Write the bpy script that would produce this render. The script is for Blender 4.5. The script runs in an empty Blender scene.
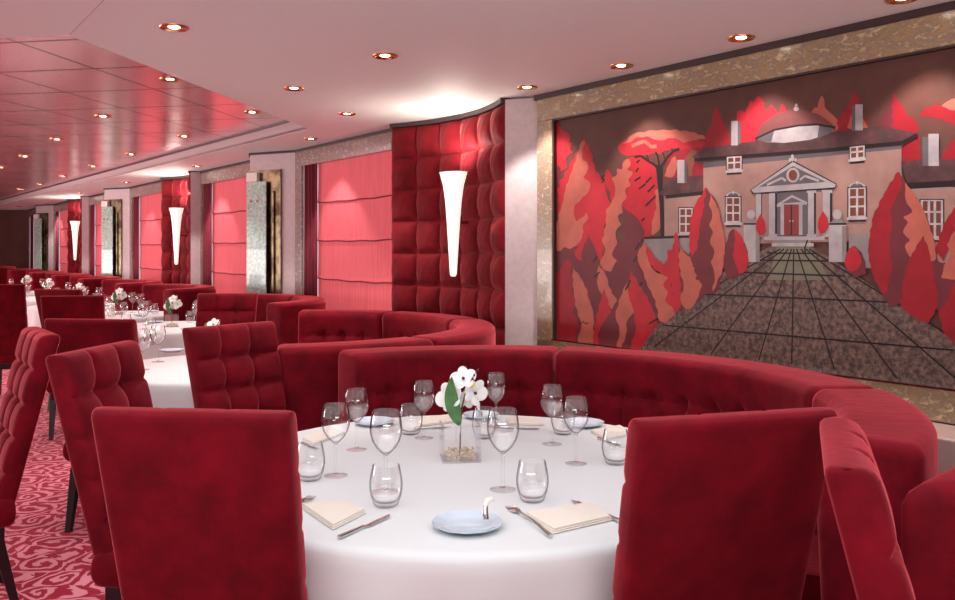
import bpy, bmesh, math, random
from mathutils import Vector, Matrix
random.seed(7)
PI = math.pi
R = math.radians
sc = bpy.context.scene
C = sc.collection

# ------------------------------------------------------------------ camera
EYE = 1.40
F = 850.0
cam = bpy.data.objects.new('camera', bpy.data.cameras.new('camera'))
C.objects.link(cam)
cam.location = (0, 0, EYE)
cam.rotation_euler = (PI/2, 0, 0)
cam.data.sensor_width = 36.0
cam.data.lens = 36.0*F/955.0
cam.data.shift_y = -49.5/955.0
cam.data.clip_end = 200
sc.camera = cam

# ------------------------------------------------------------------ world, exposure
w = bpy.data.worlds.new('world'); sc.world = w; w.use_nodes = True
w.node_tree.nodes['Background'].inputs[0].default_value = (1.0, 0.93, 0.90, 1)
w.node_tree.nodes['Background'].inputs[1].default_value = 0.27
sc.view_settings.view_transform = 'Standard'
sc.view_settings.look = 'None'
sc.view_settings.gamma = 1
sc.view_settings.use_curve_mapping = False
sc.view_settings.exposure = 0.45
SPOT_W = 36.0
SCONCE_W = 7.0
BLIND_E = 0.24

def area(name, loc, rot, sx, sy, e, col):
    l = bpy.data.lights.new(name, 'AREA'); l.shape = 'RECTANGLE'; l.size = sx; l.size_y = sy
    l.energy = e; l.color = col
    o = bpy.data.objects.new(name, l); C.objects.link(o); o.location = loc; o.rotation_euler = rot
    return o
# fill lamps added to brighten ceiling and table: uplights behind and left, one overhead panel
area('fill_light', (0, -1.6, 1.1), (R(172), 0, 0), 6.0, 1.6, 225, (.96, 0.98, 0.97))
area('fill_light', (-.6, 1.0, 2.37), (0, 0, 0), 5.0, 3.6, 54, (.86, 0.96, 1))
area('fill_light', (-11.0, 8.0, .9), (R(140), 0, R(-80)), 9.0, 1.6, 420, (1, 0.90, 0.90))

# ------------------------------------------------------------------ materials
def lin(h):
    h = h.lstrip('#'); v = [int(h[i:i+2], 16)/255 for i in (0, 2, 4)]
    return tuple((c/12.92 if c <= .04045 else ((c+.055)/1.055)**2.4) for c in v) + (1,)
MATS = {}
def mat(name, col, rough=.6, metal=0, sheen=0, sheen_col=None, emit=None, es=0, noise=None, bump=None, spec=None, coat=0):
    """noise=(scale, colour2, detail, lo, hi) ; bump=(scale, strength)"""
    if name in MATS: return MATS[name]
    m = bpy.data.materials.new(name); m.use_nodes = True
    nt = m.node_tree; b = nt.nodes['Principled BSDF']
    if isinstance(col, str): col = lin(col)
    b.inputs['Base Color'].default_value = col
    b.inputs['Roughness'].default_value = rough
    b.inputs['Metallic'].default_value = metal
    if spec is not None: b.inputs['Specular IOR Level'].default_value = spec
    b.inputs['Coat Weight'].default_value = coat
    if sheen:
        b.inputs['Sheen Weight'].default_value = sheen
        b.inputs['Sheen Roughness'].default_value = .35
        b.inputs['Sheen Tint'].default_value = sheen_col or (1, 1, 1, 1)
    if emit:
        b.inputs['Emission Color'].default_value = emit
        b.inputs['Emission Strength'].default_value = es
    tc = nt.nodes.new('ShaderNodeTexCoord')
    if noise:
        s, c2, det, lo, hi = noise
        if isinstance(c2, str): c2 = lin(c2)
        n = nt.nodes.new('ShaderNodeTexNoise'); n.inputs['Scale'].default_value = s; n.inputs['Detail'].default_value = det; n.inputs['Roughness'].default_value = .62
        r = nt.nodes.new('ShaderNodeValToRGB')
        r.color_ramp.elements[0].position = lo; r.color_ramp.elements[0].color = col
        r.color_ramp.elements[1].position = hi; r.color_ramp.elements[1].color = c2
        nt.links.new(tc.outputs['Object'], n.inputs['Vector'])
        nt.links.new(n.outputs['Fac'], r.inputs['Fac'])
        nt.links.new(r.outputs['Color'], b.inputs['Base Color'])
    if bump:
        n = nt.nodes.new('ShaderNodeTexNoise'); n.inputs['Scale'].default_value = bump[0]; n.inputs['Detail'].default_value = 4
        bp = nt.nodes.new('ShaderNodeBump'); bp.inputs['Strength'].default_value = bump[1]; bp.inputs['Distance'].default_value = .01
        nt.links.new(tc.outputs['Object'], n.inputs['Vector'])
        nt.links.new(n.outputs['Fac'], bp.inputs['Height'])
        nt.links.new(bp.outputs['Normal'], b.inputs['Normal'])
    MATS[name] = m
    return m

velvet = mat('velvet', (.105, .0007, .0055, 1), .85, sheen=.85, sheen_col=(1, .16, .20, 1), noise=(9, (.21, .0024, .012, 1), 7, .36, .72), bump=(22, .25), spec=.15)
velvet_panel = mat('velvet_panel', (.13, .0015, .005, 1), .75, sheen=.5, sheen_col=(1, .3, .3, 1), noise=(6, (.25, .004, .013, 1), 4, .35, .75), spec=.2)
darkwood = mat('darkwood', (.012, .005, .006, 1), .35)
plinth = mat('plinth_dark', (.02, .006, .008, 1), .5)
cloth_m = mat('tablecloth', (.70, .72, .725, 1), .8, sheen=.1, bump=(60, .03))
napkin_m = mat('napkin', (.80, .73, .64, 1), .85, bump=(120, .1))
plate_m = mat('plate', (.60, .70, .80, 1), .18, coat=.5)
steel = mat('steel', (.62, .60, .60, 1), .18, metal=1)
brass = mat('brass', (.75, .36, .16, 1), .22, metal=1)
gold = mat('gold_mirror', (.22, .17, .10, 1), .35, metal=1, noise=(7, (.06, .03, .02, 1), 3, .4, .6))
ceil_m = mat('ceiling_cream', (.80, .775, .765, 1), .6, bump=(2, .02))
fascia_m = mat('fascia', (.50, .38, .38, 1), .5)
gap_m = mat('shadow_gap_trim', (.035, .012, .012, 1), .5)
pillar_m = mat('pillar_plaster', (.64, .53, .54, 1), .55, noise=(25, (.56, .45, .46, 1), 3, .3, .7))
curtain_m = mat('curtain', (.16, .006, .02, 1), .85, sheen=.3, sheen_col=(1, .3, .4, 1))
wood_m = mat('partition_wood', (.10, .028, .022, 1), .35, noise=(3, (.16, .05, .035, 1), 5, .3, .7))
ledge_m = mat('ledge', (.45, .30, .27, 1), .35)
petal_m = mat('petal', (.88, .86, .84, 1), .5, sheen=.2)
yellow_m = mat('yellow_lip', (.85, .60, .05, 1), .5)
leaf_m = mat('leaf', (.05, .14, .045, 1), .3, noise=(18, (.10, .24, .08, 1), 2, .3, .7))
stem_m = mat('plant_stem', (.10, .02, .03, 1), .5)
gravel_m = mat('gold_gravel', (.42, .27, .13, 1), .4, noise=(60, (.75, .60, .42, 1), 2, .4, .6))
butter_m = mat('cream_china', (.85, .82, .76, 1), .3)
shade_m = mat('sconce_glass', (.9, .9, .85, 1), .3, emit=(1, .95, .84, 1), es=.62)
bulb_m = mat('bulb', (1, 1, 1, 1), .3, emit=(1, .90, .68, 1), es=14)
pane_m = mat('daylit_window_pane', (.5, .6, .8, 1), .1, emit=(.75, .82, 1, 1), es=1.7)

# thin clear glass: fresnel mix of see-through and mirror
def glass_mat(name, tint):
    m = bpy.data.materials.new(name); m.use_nodes = True; nt = m.node_tree
    for n in list(nt.nodes): nt.nodes.remove(n)
    out = nt.nodes.new('ShaderNodeOutputMaterial'); mx = nt.nodes.new('ShaderNodeMixShader')
    tr = nt.nodes.new('ShaderNodeBsdfTransparent'); gl = nt.nodes.new('ShaderNodeBsdfGlossy')
    lw = nt.nodes.new('ShaderNodeLayerWeight'); lw.inputs['Blend'].default_value = .45
    rp = nt.nodes.new('ShaderNodeValToRGB')
    rp.color_ramp.elements[0].position = .45; rp.color_ramp.elements[0].color = (1, 1, 1, 1)
    rp.color_ramp.elements[1].position = 1; rp.color_ramp.elements[1].color = tint
    nt.links.new(lw.outputs['Facing'], rp.inputs['Fac']); nt.links.new(rp.outputs['Color'], tr.inputs['Color'])
    gl.inputs['Roughness'].default_value = .03; gl.inputs['Color'].default_value = (1, 1, 1, 1)
    fz = nt.nodes.new('ShaderNodeMath'); fz.operation = 'POWER'; fz.inputs[1].default_value = 4; nt.links.new(lw.outputs['Facing'], fz.inputs[0]); f2 = nt.nodes.new('ShaderNodeMath'); f2.operation = 'MULTIPLY_ADD'; f2.inputs[1].default_value = .55; f2.inputs[2].default_value = .075; nt.links.new(fz.outputs[0], f2.inputs[0]); nt.links.new(f2.outputs[0], mx.inputs[0]); nt.links.new(tr.outputs[0], mx.inputs[1]); nt.links.new(gl.outputs[0], mx.inputs[2])
    nt.links.new(mx.outputs[0], out.inputs[0])
    MATS[name] = m
    return m
glass_m = glass_mat('clear_glass', (.22, .22, .25, 1)); glass_f = glass_mat('clear_glass_foot', (.80, .80, .82, 1))

def nodes_of(m): return m.node_tree, m.node_tree.nodes['Principled BSDF'], m.node_tree.nodes['Principled BSDF'].inputs
def nd(nt, t, **kw):
    n = nt.nodes.new(t)
    for k, v in kw.items(): setattr(n, k, v)
    return n
def mth(nt, op, a, b=None, c=None):
    n = nt.nodes.new('ShaderNodeMath'); n.operation = op
    for i, v in enumerate((a, b, c)):
        if v is None: continue
        if isinstance(v, (int, float)): n.inputs[i].default_value = v
        else: nt.links.new(v, n.inputs[i])
    return n.outputs[0]

# marble
def make_marble(name, cols, scale, rough=.25):
    m = mat(name, cols[0], rough, coat=.2)
    nt, b, _ = nodes_of(m)
    tc = nd(nt, 'ShaderNodeTexCoord')
    mp = nd(nt, 'ShaderNodeMapping'); mp.inputs['Rotation'].default_value = (.3, .7, .2); mp.inputs['Scale'].default_value = (1, 1, 1.9)
    n1 = nd(nt, 'ShaderNodeTexNoise'); n1.inputs['Scale'].default_value = scale; n1.inputs['Detail'].default_value = 9; n1.inputs['Distortion'].default_value = .5; n1.inputs['Roughness'].default_value = .68
    r = nd(nt, 'ShaderNodeValToRGB'); cr = r.color_ramp
    cr.elements[0].position = .25; cr.elements[0].color = cols[0]
    cr.elements[1].position = .78; cr.elements[1].color = cols[-1]
    for i, c in enumerate(cols[1:-1]):
        e = cr.elements.new(.25+.53*(i+1)/(len(cols)-1)); e.color = c
    nt.links.new(tc.outputs['Object'], mp.inputs[0]); nt.links.new(mp.outputs[0], n1.inputs['Vector'])
    nt.links.new(n1.outputs['Fac'], r.inputs['Fac']); nt.links.new(r.outputs['Color'], b.inputs['Base Color'])
    return m
marble = make_marble('marble', [(.05, .03, .02, 1), (.36, .22, .10, 1), (.22, .16, .12, 1), (.52, .38, .20, 1), (.84, .74, .58, 1)], 20)
marble_pink = make_marble('marble_window', [(.10, .045, .035, 1), (.36, .21, .17, 1), (.22, .15, .14, 1), (.52, .36, .30, 1), (.74, .60, .54, 1)], 22)

# etched green glass
etched = mat('etched_glass', (.24, .40, .33, 1), .25, noise=(34, (.58, .72, .63, 1), 8, .38, .66), coat=.5)

# blind fabric; an even glow is put in for daylight behind it
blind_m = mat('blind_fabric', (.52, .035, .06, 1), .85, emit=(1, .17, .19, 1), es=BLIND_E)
nt, b, _ = nodes_of(blind_m)
tc = nd(nt, 'ShaderNodeTexCoord'); mp = nd(nt, 'ShaderNodeMapping'); mp.inputs['Scale'].default_value = (90, 90, 2.5)
n1 = nd(nt, 'ShaderNodeTexNoise'); n1.inputs['Scale'].default_value = 1.0; n1.inputs['Detail'].default_value = 3
r = nd(nt, 'ShaderNodeValToRGB'); r.color_ramp.elements[0].color = (.38, .035, .055, 1); r.color_ramp.elements[1].color = (.52, .08, .10, 1)
r.color_ramp.elements[0].position = .3; r.color_ramp.elements[1].position = .7
nt.links.new(tc.outputs['Object'], mp.inputs[0]); nt.links.new(mp.outputs[0], n1.inputs['Vector']); nt.links.new(n1.outputs['Fac'], r.inputs['Fac']); nt.links.new(r.outputs['Color'], b.inputs['Base Color'])

# ceiling tiles: polished pink metal panels with dark joints
TILE = .667
tile_m = mat('ceiling_panels', (.60, .36, .37, 1), .2, metal=.7)
nt, b, _ = nodes_of(tile_m)
tc = nd(nt, 'ShaderNodeTexCoord'); sx = nd(nt, 'ShaderNodeSeparateXYZ'); nt.links.new(tc.outputs['Object'], sx.inputs[0])
X, Y = sx.outputs[0], sx.outputs[1]
e_ = mth(nt, 'ADD', mth(nt, 'MULTIPLY', X, .986), mth(nt, 'MULTIPLY', Y, -.168))
s_ = mth(nt, 'ADD', mth(nt, 'MULTIPLY', X, .168), mth(nt, 'MULTIPLY', Y, .986))
fe = mth(nt, 'FRACT', mth(nt, 'DIVIDE', mth(nt, 'ADD', e_, 3.168+TILE*60), TILE))
fs = mth(nt, 'FRACT', mth(nt, 'DIVIDE', mth(nt, 'ADD', s_, -4.71+TILE*60), TILE))
def near(v, wd): return mth(nt, 'GREATER_THAN', mth(nt, 'ABSOLUTE', mth(nt, 'SUBTRACT', v, .5)), .5-wd)
jn = mth(nt, 'MAXIMUM', near(fe, .014), near(fs, .019))
mx = nd(nt, 'ShaderNodeMix'); mx.data_type = 'RGBA'
mx.inputs[6].default_value = (.86, .50, .53, 1); mx.inputs[7].default_value = (.06, .02, .022, 1); nt.links.new(mth(nt, 'MULTIPLY_ADD', jn, -.7, .7), b.inputs['Metallic'])
nt.links.new(jn, mx.inputs[0]); nt.links.new(mx.outputs[2], b.inputs['Base Color'])
n1 = nd(nt, 'ShaderNodeTexNoise'); n1.inputs['Scale'].default_value = 1.3; nt.links.new(tc.outputs['Object'], n1.inputs['Vector'])
nt.links.new(mth(nt, 'ADD', mth(nt, 'MULTIPLY', n1.outputs['Fac'], .12), .17), b.inputs['Roughness'])

# carpet: curling scrolls
carpet_m = mat('carpet', (.3, .01, .03, 1), .95, sheen=.3, sheen_col=(1, .5, .55, 1), spec=.1)
nt, b, _ = nodes_of(carpet_m)
tc = nd(nt, 'ShaderNodeTexCoord')
nz = nd(nt, 'ShaderNodeTexNoise'); nz.inputs['Scale'].default_value = 5; nz.inputs['Detail'].default_value = 1
vm = nd(nt, 'ShaderNodeVectorMath', operation='MULTIPLY_ADD'); vm.inputs[1].default_value = (.16, .16, 0)
nt.links.new(tc.outputs['Object'], nz.inputs['Vector']); nt.links.new(nz.outputs['Color'], vm.inputs[0]); nt.links.new(tc.outputs['Object'], vm.inputs[2])
vo = nd(nt, 'ShaderNodeTexVoronoi'); vo.inputs['Scale'].default_value = 6.0; nt.links.new(vm.outputs[0], vo.inputs['Vector'])
sub = nd(nt, 'ShaderNodeVectorMath', operation='SUBTRACT'); nt.links.new(vm.outputs[0], sub.inputs[0]); nt.links.new(vo.outputs['Position'], sub.inputs[1])
s2 = nd(nt, 'ShaderNodeSeparateXYZ'); nt.links.new(sub.outputs[0], s2.inputs[0])
ang = mth(nt, 'ARCTAN2', s2.outputs[1], s2.outputs[0])
spi = mth(nt, 'SINE', mth(nt, 'ADD', mth(nt, 'MULTIPLY', vo.outputs['Distance'], 21.0), ang))
sc2 = mth(nt, 'SINE', mth(nt, 'ADD', mth(nt, 'MULTIPLY', ang, 9.0), mth(nt, 'MULTIPLY', vo.outputs['Distance'], 30)))
val = mth(nt, 'ADD', spi, mth(nt, 'MULTIPLY', sc2, .35))
r = nd(nt, 'ShaderNodeValToRGB'); r.color_ramp.elements[0].position = .05; r.color_ramp.elements[0].color = (.34, .012, .035, 1)
r.color_ramp.elements[1].position = .30; r.color_ramp.elements[1].color = (.72, .26, .33, 1)
nt.links.new(val, r.inputs['Fac']); nt.links.new(r.outputs['Color'], b.inputs['Base Color'])

# ------------------------------------------------------------------ object helpers
def tag(o, label=None, cat=None, group=None, kind=None):
    if label: o['label'] = label
    if cat: o['category'] = cat
    if group: o['group'] = group
    if kind: o['kind'] = kind
    return o
def obj(name, bm, m, parent=None, smooth=False, mats=None):
    me = bpy.data.meshes.new(name)
    bmesh.ops.recalc_face_normals(bm, faces=bm.faces[:]) if not mats else None
    bm.to_mesh(me); bm.free()
    for x in (mats or [m]): me.materials.append(x)
    if smooth:
        me.polygons.foreach_set('use_smooth', [True]*len(me.polygons))
        try: me.set_sharp_from_angle(angle=R(50))
        except Exception: pass
    o = bpy.data.objects.new(name, me); C.objects.link(o)
    if parent: o.parent = parent
    return o
def empty(name, loc=(0, 0, 0), rz=0):
    o = bpy.data.objects.new(name, None); C.objects.link(o); o.location = loc; o.rotation_euler = (0, 0, rz)
    o.empty_display_size = .1
    return o
def kids(o): return [c for c in C.objects if c.parent == o]
def copy_tree(o, parent=None):
    c = o.copy(); C.objects.link(c); c.parent = parent
    for ch in kids(o): copy_tree(ch, c)
    return c
def box(bm, x0, x1, y0, y1, z0, z1, bev=0):
    vs = [bm.verts.new((x, y, z)) for x in (x0, x1) for y in (y0, y1) for z in (z0, z1)]
    fs = []
    for q in ((0, 1, 3, 2), (4, 6, 7, 5), (0, 4, 5, 1), (2, 3, 7, 6), (0, 2, 6, 4), (1, 5, 7, 3)):
        fs.append(bm.faces.new([vs[i] for i in q]))
    if bev:
        es = {e for f in fs for e in f.edges}
        bmesh.ops.bevel(bm, geom=list(es), offset=bev, segments=3, affect='EDGES', profile=.5)
    return vs
def prism(bm, pts, z0, z1, bev=0):
    lo = [bm.verts.new((x, y, z0)) for x, y in pts]; hi = [bm.verts.new((x, y, z1)) for x, y in pts]
    n = len(pts); fs = [bm.faces.new(lo[::-1]), bm.faces.new(hi)]
    for i in range(n): fs.append(bm.faces.new((lo[i], lo[(i+1) % n], hi[(i+1) % n], hi[i])))
    if bev:
        es = {e for f in fs for e in f.edges}
        bmesh.ops.bevel(bm, geom=list(es), offset=bev, segments=3, affect='EDGES', profile=.5)
def lathe(bm, prof, n=32, cx=0, cy=0, z=0, close=False):
    rings = []
    for r_, h in prof:
        if r_ < 1e-6: rings.append([bm.verts.new((cx, cy, z+h))])
        else: rings.append([bm.verts.new((cx+r_*math.cos(2*PI*i/n), cy+r_*math.sin(2*PI*i/n), z+h)) for i in range(n)])
    pairs = list(zip(rings, rings[1:]))
    if close: pairs.append((rings[-1], rings[0]))
    for a, b_ in pairs:
        for i in range(n):
            j = (i+1) % n
            if len(a) == 1 and len(b_) == 1: continue
            if len(a) == 1: bm.faces.new((a[0], b_[i], b_[j]))
            elif len(b_) == 1: bm.faces.new((a[i], b_[0], a[j]))
            else: bm.faces.new((a[i], b_[i], b_[j], a[j]))
def tube(bm, pts, rad, n=8):
    pts = [Vector(p) for p in pts]; rings = []
    if not isinstance(rad, (list, tuple)): rad = [rad]*len(pts)
    for i, p in enumerate(pts):
        d = (pts[min(i+1, len(pts)-1)]-pts[max(i-1, 0)]).normalized()
        a = d.cross(Vector((0, 0, 1)))
        if a.length < .05: a = d.cross(Vector((1, 0, 0)))
        a.normalize(); b_ = d.cross(a)
        rings.append([bm.verts.new(p+(a*math.cos(2*PI*k/n)+b_*math.sin(2*PI*k/n))*rad[i]) for k in range(n)])
    for a, b_ in zip(rings, rings[1:]):
        for k in range(n): bm.faces.new((a[k], a[(k+1) % n], b_[(k+1) % n], b_[k]))
    bm.faces.new(rings[0][::-1]); bm.faces.new(rings[-1])
def ell(bm, c, rx, ry, rz, rot=None, u=12, v=8):
    M = Matrix.Translation(c) @ (rot.to_4x4() if rot else Matrix.Identity(4)) @ Matrix.Diagonal((rx, ry, rz, 1))
    bmesh.ops.create_uvsphere(bm, u_segments=u, v_segments=v, radius=1, matrix=M)

# ------------------------------------------------------------------ the long wall's own frame
# t runs along the wall away from the mural, n points into the room
W0 = Vector((-.722, 7.0, 0)); U = Vector((-.5953, .8035, 0)); N = Vector((-.8035, -.5953, 0))
def wp(t, n, z=0): return W0+U*t+N*n+Vector((0, 0, z))
def wpt(t, n): p = wp(t, n); return (p.x, p.y)
def wbox(bm, t0, t1, n0, n1, z0, z1, bev=0):
    prism(bm, [wpt(t0, n0), wpt(t1, n0), wpt(t1, n1), wpt(t0, n1)], z0, z1, bev)
CH = 2.40      # cream ceiling
TH = 2.507     # panelled recess
PER = 6.17

# ------------------------------------------------------------------ floor, ceiling, walls
bm = bmesh.new(); box(bm, -22, 5, -4, 26, -.1, 0); tag(obj('floor', bm, carpet_m), kind='structure')

hole = [(-1.899, 3.948), (-1.391, 6.978), (-12.15, 20.8), (-17.5, 20.8), (-17.5, 6.6)]
outer = [(5, -1.0), (5, 26), (-22, 26), (-22, -1.0)]
bm = bmesh.new()
for zz in (CH,):
    es = []
    for loop in (outer, hole):
        vs = [bm.verts.new((x, y, zz)) for x, y in loop]
        es += [bm.edges.new((vs[i], vs[(i+1) % len(vs)])) for i in range(len(vs))]
    bmesh.ops.triangle_fill(bm, edges=es, use_beauty=True, use_dissolve=False)
    ex = bmesh.ops.extrude_face_region(bm, geom=bm.faces[:])
    bmesh.ops.translate(bm, verts=[v for v in ex['geom'] if isinstance(v, bmesh.types.BMVert)], vec=(0, 0, .02))
tag(obj('ceiling', bm, ceil_m), kind='structure')
bm = bmesh.new(); prism(bm, [(x, y) for x, y in ((0, 3), (0, 22.5), (-20, 22.5), (-20, 3))], TH, TH+.05)
tag(obj('ceiling_recess', bm, tile_m), kind='structure')
# fascia round the recess
def ring_wall(pts, z0, z1, th, m, name):
    bm = bmesh.new(); n = len(pts)
    for i in range(n):
        a = Vector(pts[i]).to_3d(); b_ = Vector(pts[(i+1) % n]).to_3d(); d = (b_-a).normalized(); o_ = Vector((-d.y, d.x, 0))*th
        prism(bm, [(a.x, a.y), (b_.x, b_.y), (b_.x+o_.x, b_.y+o_.y), (a.x+o_.x, a.y+o_.y)], z0, z1)
    return obj(name, bm, m)
cw = hole
area2 = sum(cw[i][0]*cw[(i+1) % 5][1]-cw[(i+1) % 5][0]*cw[i][1] for i in range(5))
sgn = -1 if area2 > 0 else 1
tag(ring_wall(hole, CH+.003, TH-.012, .03*sgn, fascia_m, 'trim_1'), kind='structure')
tag(ring_wall(hole, TH-.014, TH+.001, -.012*sgn, gap_m, 'trim_2'), kind='structure')
# joint in the cream ceiling running from the recess corner
bm = bmesh.new(); a = Vector((-1.899, 3.948)); d = Vector((.589, -.808)); o_ = Vector((.808, .589))*.003
p = [a, a+d*4.5, a+d*4.5+o_, a+o_]
prism(bm, [tuple(q) for q in p], CH-.0015, CH+.001); tag(obj('trim_3', bm, fascia_m), kind='structure')

bm = bmesh.new(); wbox(bm, -7, 24, -.55, -.45, 0, CH); tag(obj('wall_right', bm, pillar_m), kind='structure')
bm = bmesh.new(); wbox(bm, -7.0, -1.86, -.45, -.005, 0, CH); tag(obj('wall_mural', bm, pillar_m), kind='structure')
bm = bmesh.new(); box(bm, -16, -10.9, 22.0, 22.1, 0, CH); tag(obj('wall_far', bm, mat('far_wall', (.22, .02, .03, 1), .6)), kind='structure')
bm = bmesh.new()
for i in range(9): box(bm, -11.95+i*.095, -11.95+i*.095+.092, 21.0, 21.06, 0, CH)
box(bm, -11.95, -11.09, 21.06, 21.1, 0, CH)
tag(obj('wood_partition', bm, wood_m), 'dark brown wooden plank partition at the far left end of the room', 'partition')

# dark shadow-gap trim under the ceiling along the wall
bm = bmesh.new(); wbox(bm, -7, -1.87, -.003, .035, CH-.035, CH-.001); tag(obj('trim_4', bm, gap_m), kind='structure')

# ------------------------------------------------------------------ windows, piers, columns, padded panels
def box_obj(name, t0, t1, n0, n1, z0, z1, m, parent=None, bev=0):
    bm = bmesh.new(); wbox(bm, t0, t1, n0, n1, z0, z1, bev); return obj(name, bm, m, parent)
wn = 0; tn = 5
order = ['nearest', 'second', 'third', 'fourth', 'fifth', 'sixth']
def blind(t0, t1, label):
    """roman blind: fabric sheet with horizontal stitched folds"""
    bm = bmesh.new(); zs = []; z = 2.24
    folds = [2.235, 1.86, 1.495, 1.135, .77, .45]
    prof = []
    for k in range(len(folds)-1):
        a, b_ = folds[k], folds[k+1]
        for j in range(9):
            f = j/9.0
            zz = a+(b_-a)*f
            prof.append((zz, -.045+.008*(f**3)))
        prof.append((b_+.010, -.034)); prof.append((b_+.005, -.045))
    nt_ = 12; rows = []
    for zz, nn in prof:
        row = []
        for i in range(nt_+1):
            f = i/nt_
            sag = .010*math.sin(PI*f)+.004*math.sin(f*23)
            p = wp(t0+(t1-t0)*f, nn, zz-sag if zz < 2.2 else zz); row.append(bm.verts.new(p))
        rows.append(row)
    for a, b_ in zip(rows, rows[1:]):
        for i in range(nt_): bm.faces.new((a[i], a[i+1], b_[i+1], b_[i]))
    o = obj('roman_blind', bm, blind_m, smooth=False)
    md = o.modifiers.new('solid', 'SOLIDIFY'); md.thickness = .006; md.offset = -1
    tag(o, label, 'blind', 'red roman blinds along the window wall')
    for k, zf in enumerate(folds[1:5]):
        bm = bmesh.new(); pts = []
        for i in range(13):
            f = i/12; sag = .010*math.sin(PI*f)+.004*math.sin(f*23)
            pts.append(wp(t0+(t1-t0)*f, -.031, zf-.001-sag))
        tube(bm, pts, .006, 6); c = obj('fold_hem', bm, curtain_m, o)
    return o
def curtain(t0, t1, label):
    bm = bmesh.new(); n = 28; lo = []; hi = []
    for i in range(n+1):
        f = i/n; nn = -.0+.012*math.sin(f*PI*7)
        tt = t0+(t1-t0)*f
        hi.append(bm.verts.new(wp(tt, nn, 2.24)))
        lo.append(bm.verts.new(wp(tt+.02*math.sin(f*9), nn*1.1, .35)))
    for i in range(n): bm.faces.new((hi[i], hi[i+1], lo[i+1], lo[i]))
    o = obj('curtain', bm, curtain_m, smooth=True)
    md = o.modifiers.new('solid', 'SOLIDIFY'); md.thickness = .005
    tag(o, label, 'curtain', 'dark red side curtains along the window wall')
def window(t0, t1, bl, cl, lab, jw=.14):
    """t0..t1 opening; blind from t0 to bl, curtain cl[0]..cl[1]"""
    global wn
    wn += 1
    f = empty('window_%d' % wn, wp((t0+t1)/2, 0, 0)); tag(f, kind='structure')
    def pc(name, *a, m):
        o = box_obj(name, *a, m); o.parent = f; o.location = -Vector(f.location); return o
    pc('lintel', t0, t1, -.44, .02, 2.227, CH-.03, m=marble_pink)
    pc('jamb', t1-jw, t1, -.44, .02, 0, 2.226, m=marble_pink)
    pc('jamb', t1-jw-.02, t1-jw-.002, -.44, -.0, 0, 2.226, m=fascia_m)
    pc('sill_panel', t0, t1-jw-.02, -.44, -.10, 0, .42, m=pillar_m)
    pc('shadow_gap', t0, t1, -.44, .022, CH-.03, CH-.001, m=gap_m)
    pc('pane', t0, t1-jw-.02, -.20, -.18, .42, 2.226, m=pane_m)
    blind(t0, bl, 'red roman blind in ' + lab)
    curtain(cl[0], cl[1], 'dark red curtain in ' + lab)

def padded(t0, t1, z0, z1, label, cols=6, rows=8, sag=.17, nend=.13):
    """concave quilted velvet panel of square pads"""
    root = empty('padded_wall_panel', wp((t0+t1)/2, nend, 0)); tag(root, label, 'wall panel', 'quilted red velvet wall panels with sconces')
    bm = bmesh.new(); px, pz = 14, 12
    chord = t1-t0; nx = cols*px; nz = rows*pz
    def P(f, z, h):
        a = sag*4*f*(1-f)
        tt = t0+chord*f; nn = nend-a
        # tangent
        da = sag*4*(1-2*f)/chord
        nrm = Vector((da, 1.0)).normalized()
        return wp(tt+nrm.x*h, nn+nrm.y*h, z)
    # equal arc length parameter
    L = [0]; M_ = 200
    for i in range(M_):
        f0, f1 = i/M_, (i+1)/M_
        a0, a1 = sag*4*f0*(1-f0), sag*4*f1*(1-f1)
        L.append(L[-1]+math.hypot(chord/M_, a1-a0))
    def inv(s):
        s *= L[-1]
        for i in range(M_):
            if L[i+1] >= s: return (i+(s-L[i])/(L[i+1]-L[i]))/M_
        return 1
    rows_v = []
    for j in range(nz+1):
        z = z0+(z1-z0)*j/nz; rv = []; q = (j % pz)/pz
        for i in range(nx+1):
            f = inv(i/nx); p_ = (i % px)/px
            bx = max(0, math.sin(PI*p_))**.45; bz = max(0, math.sin(PI*q))**.45
            h = .062*(bx*bz) + .006*math.sin(i*1.7+j*.9)*bx*bz*.5
            rv.append(bm.verts.new(P(f, z, h)-root.location))
        rows_v.append(rv)
    for a, b_ in zip(rows_v, rows_v[1:]):
        for i in range(nx): bm.faces.new((a[i], a[i+1], b_[i+1], b_[i]))
    obj('quilted_cushion', bm, velvet_panel, root, smooth=True)
    bm = bmesh.new()      # solid backing
    pts = []
    for i in range(21): q = P(i/20, 0, -.004)-root.location; pts.append((q.x, q.y))
    for tt, nn in ((t1, -.3), (t0, -.3)): q = wp(tt, nn)-root.location; pts.append((q.x, q.y))
    prism(bm, pts, 0.0, CH-.002); obj('backing', bm, gap_m, root)
    bm = bmesh.new(); a = []; 
    for i in range(21): q = P(i/20, 0, .03)-root.location; a.append((q.x, q.y))
    for i in range(20, -1, -1): q = P(i/20, 0, -.003)-root.location; a.append((q.x, q.y))
    prism(bm, a, CH-.034, CH-.003); obj('top_trim', bm, gap_m, root)
    return P
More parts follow.
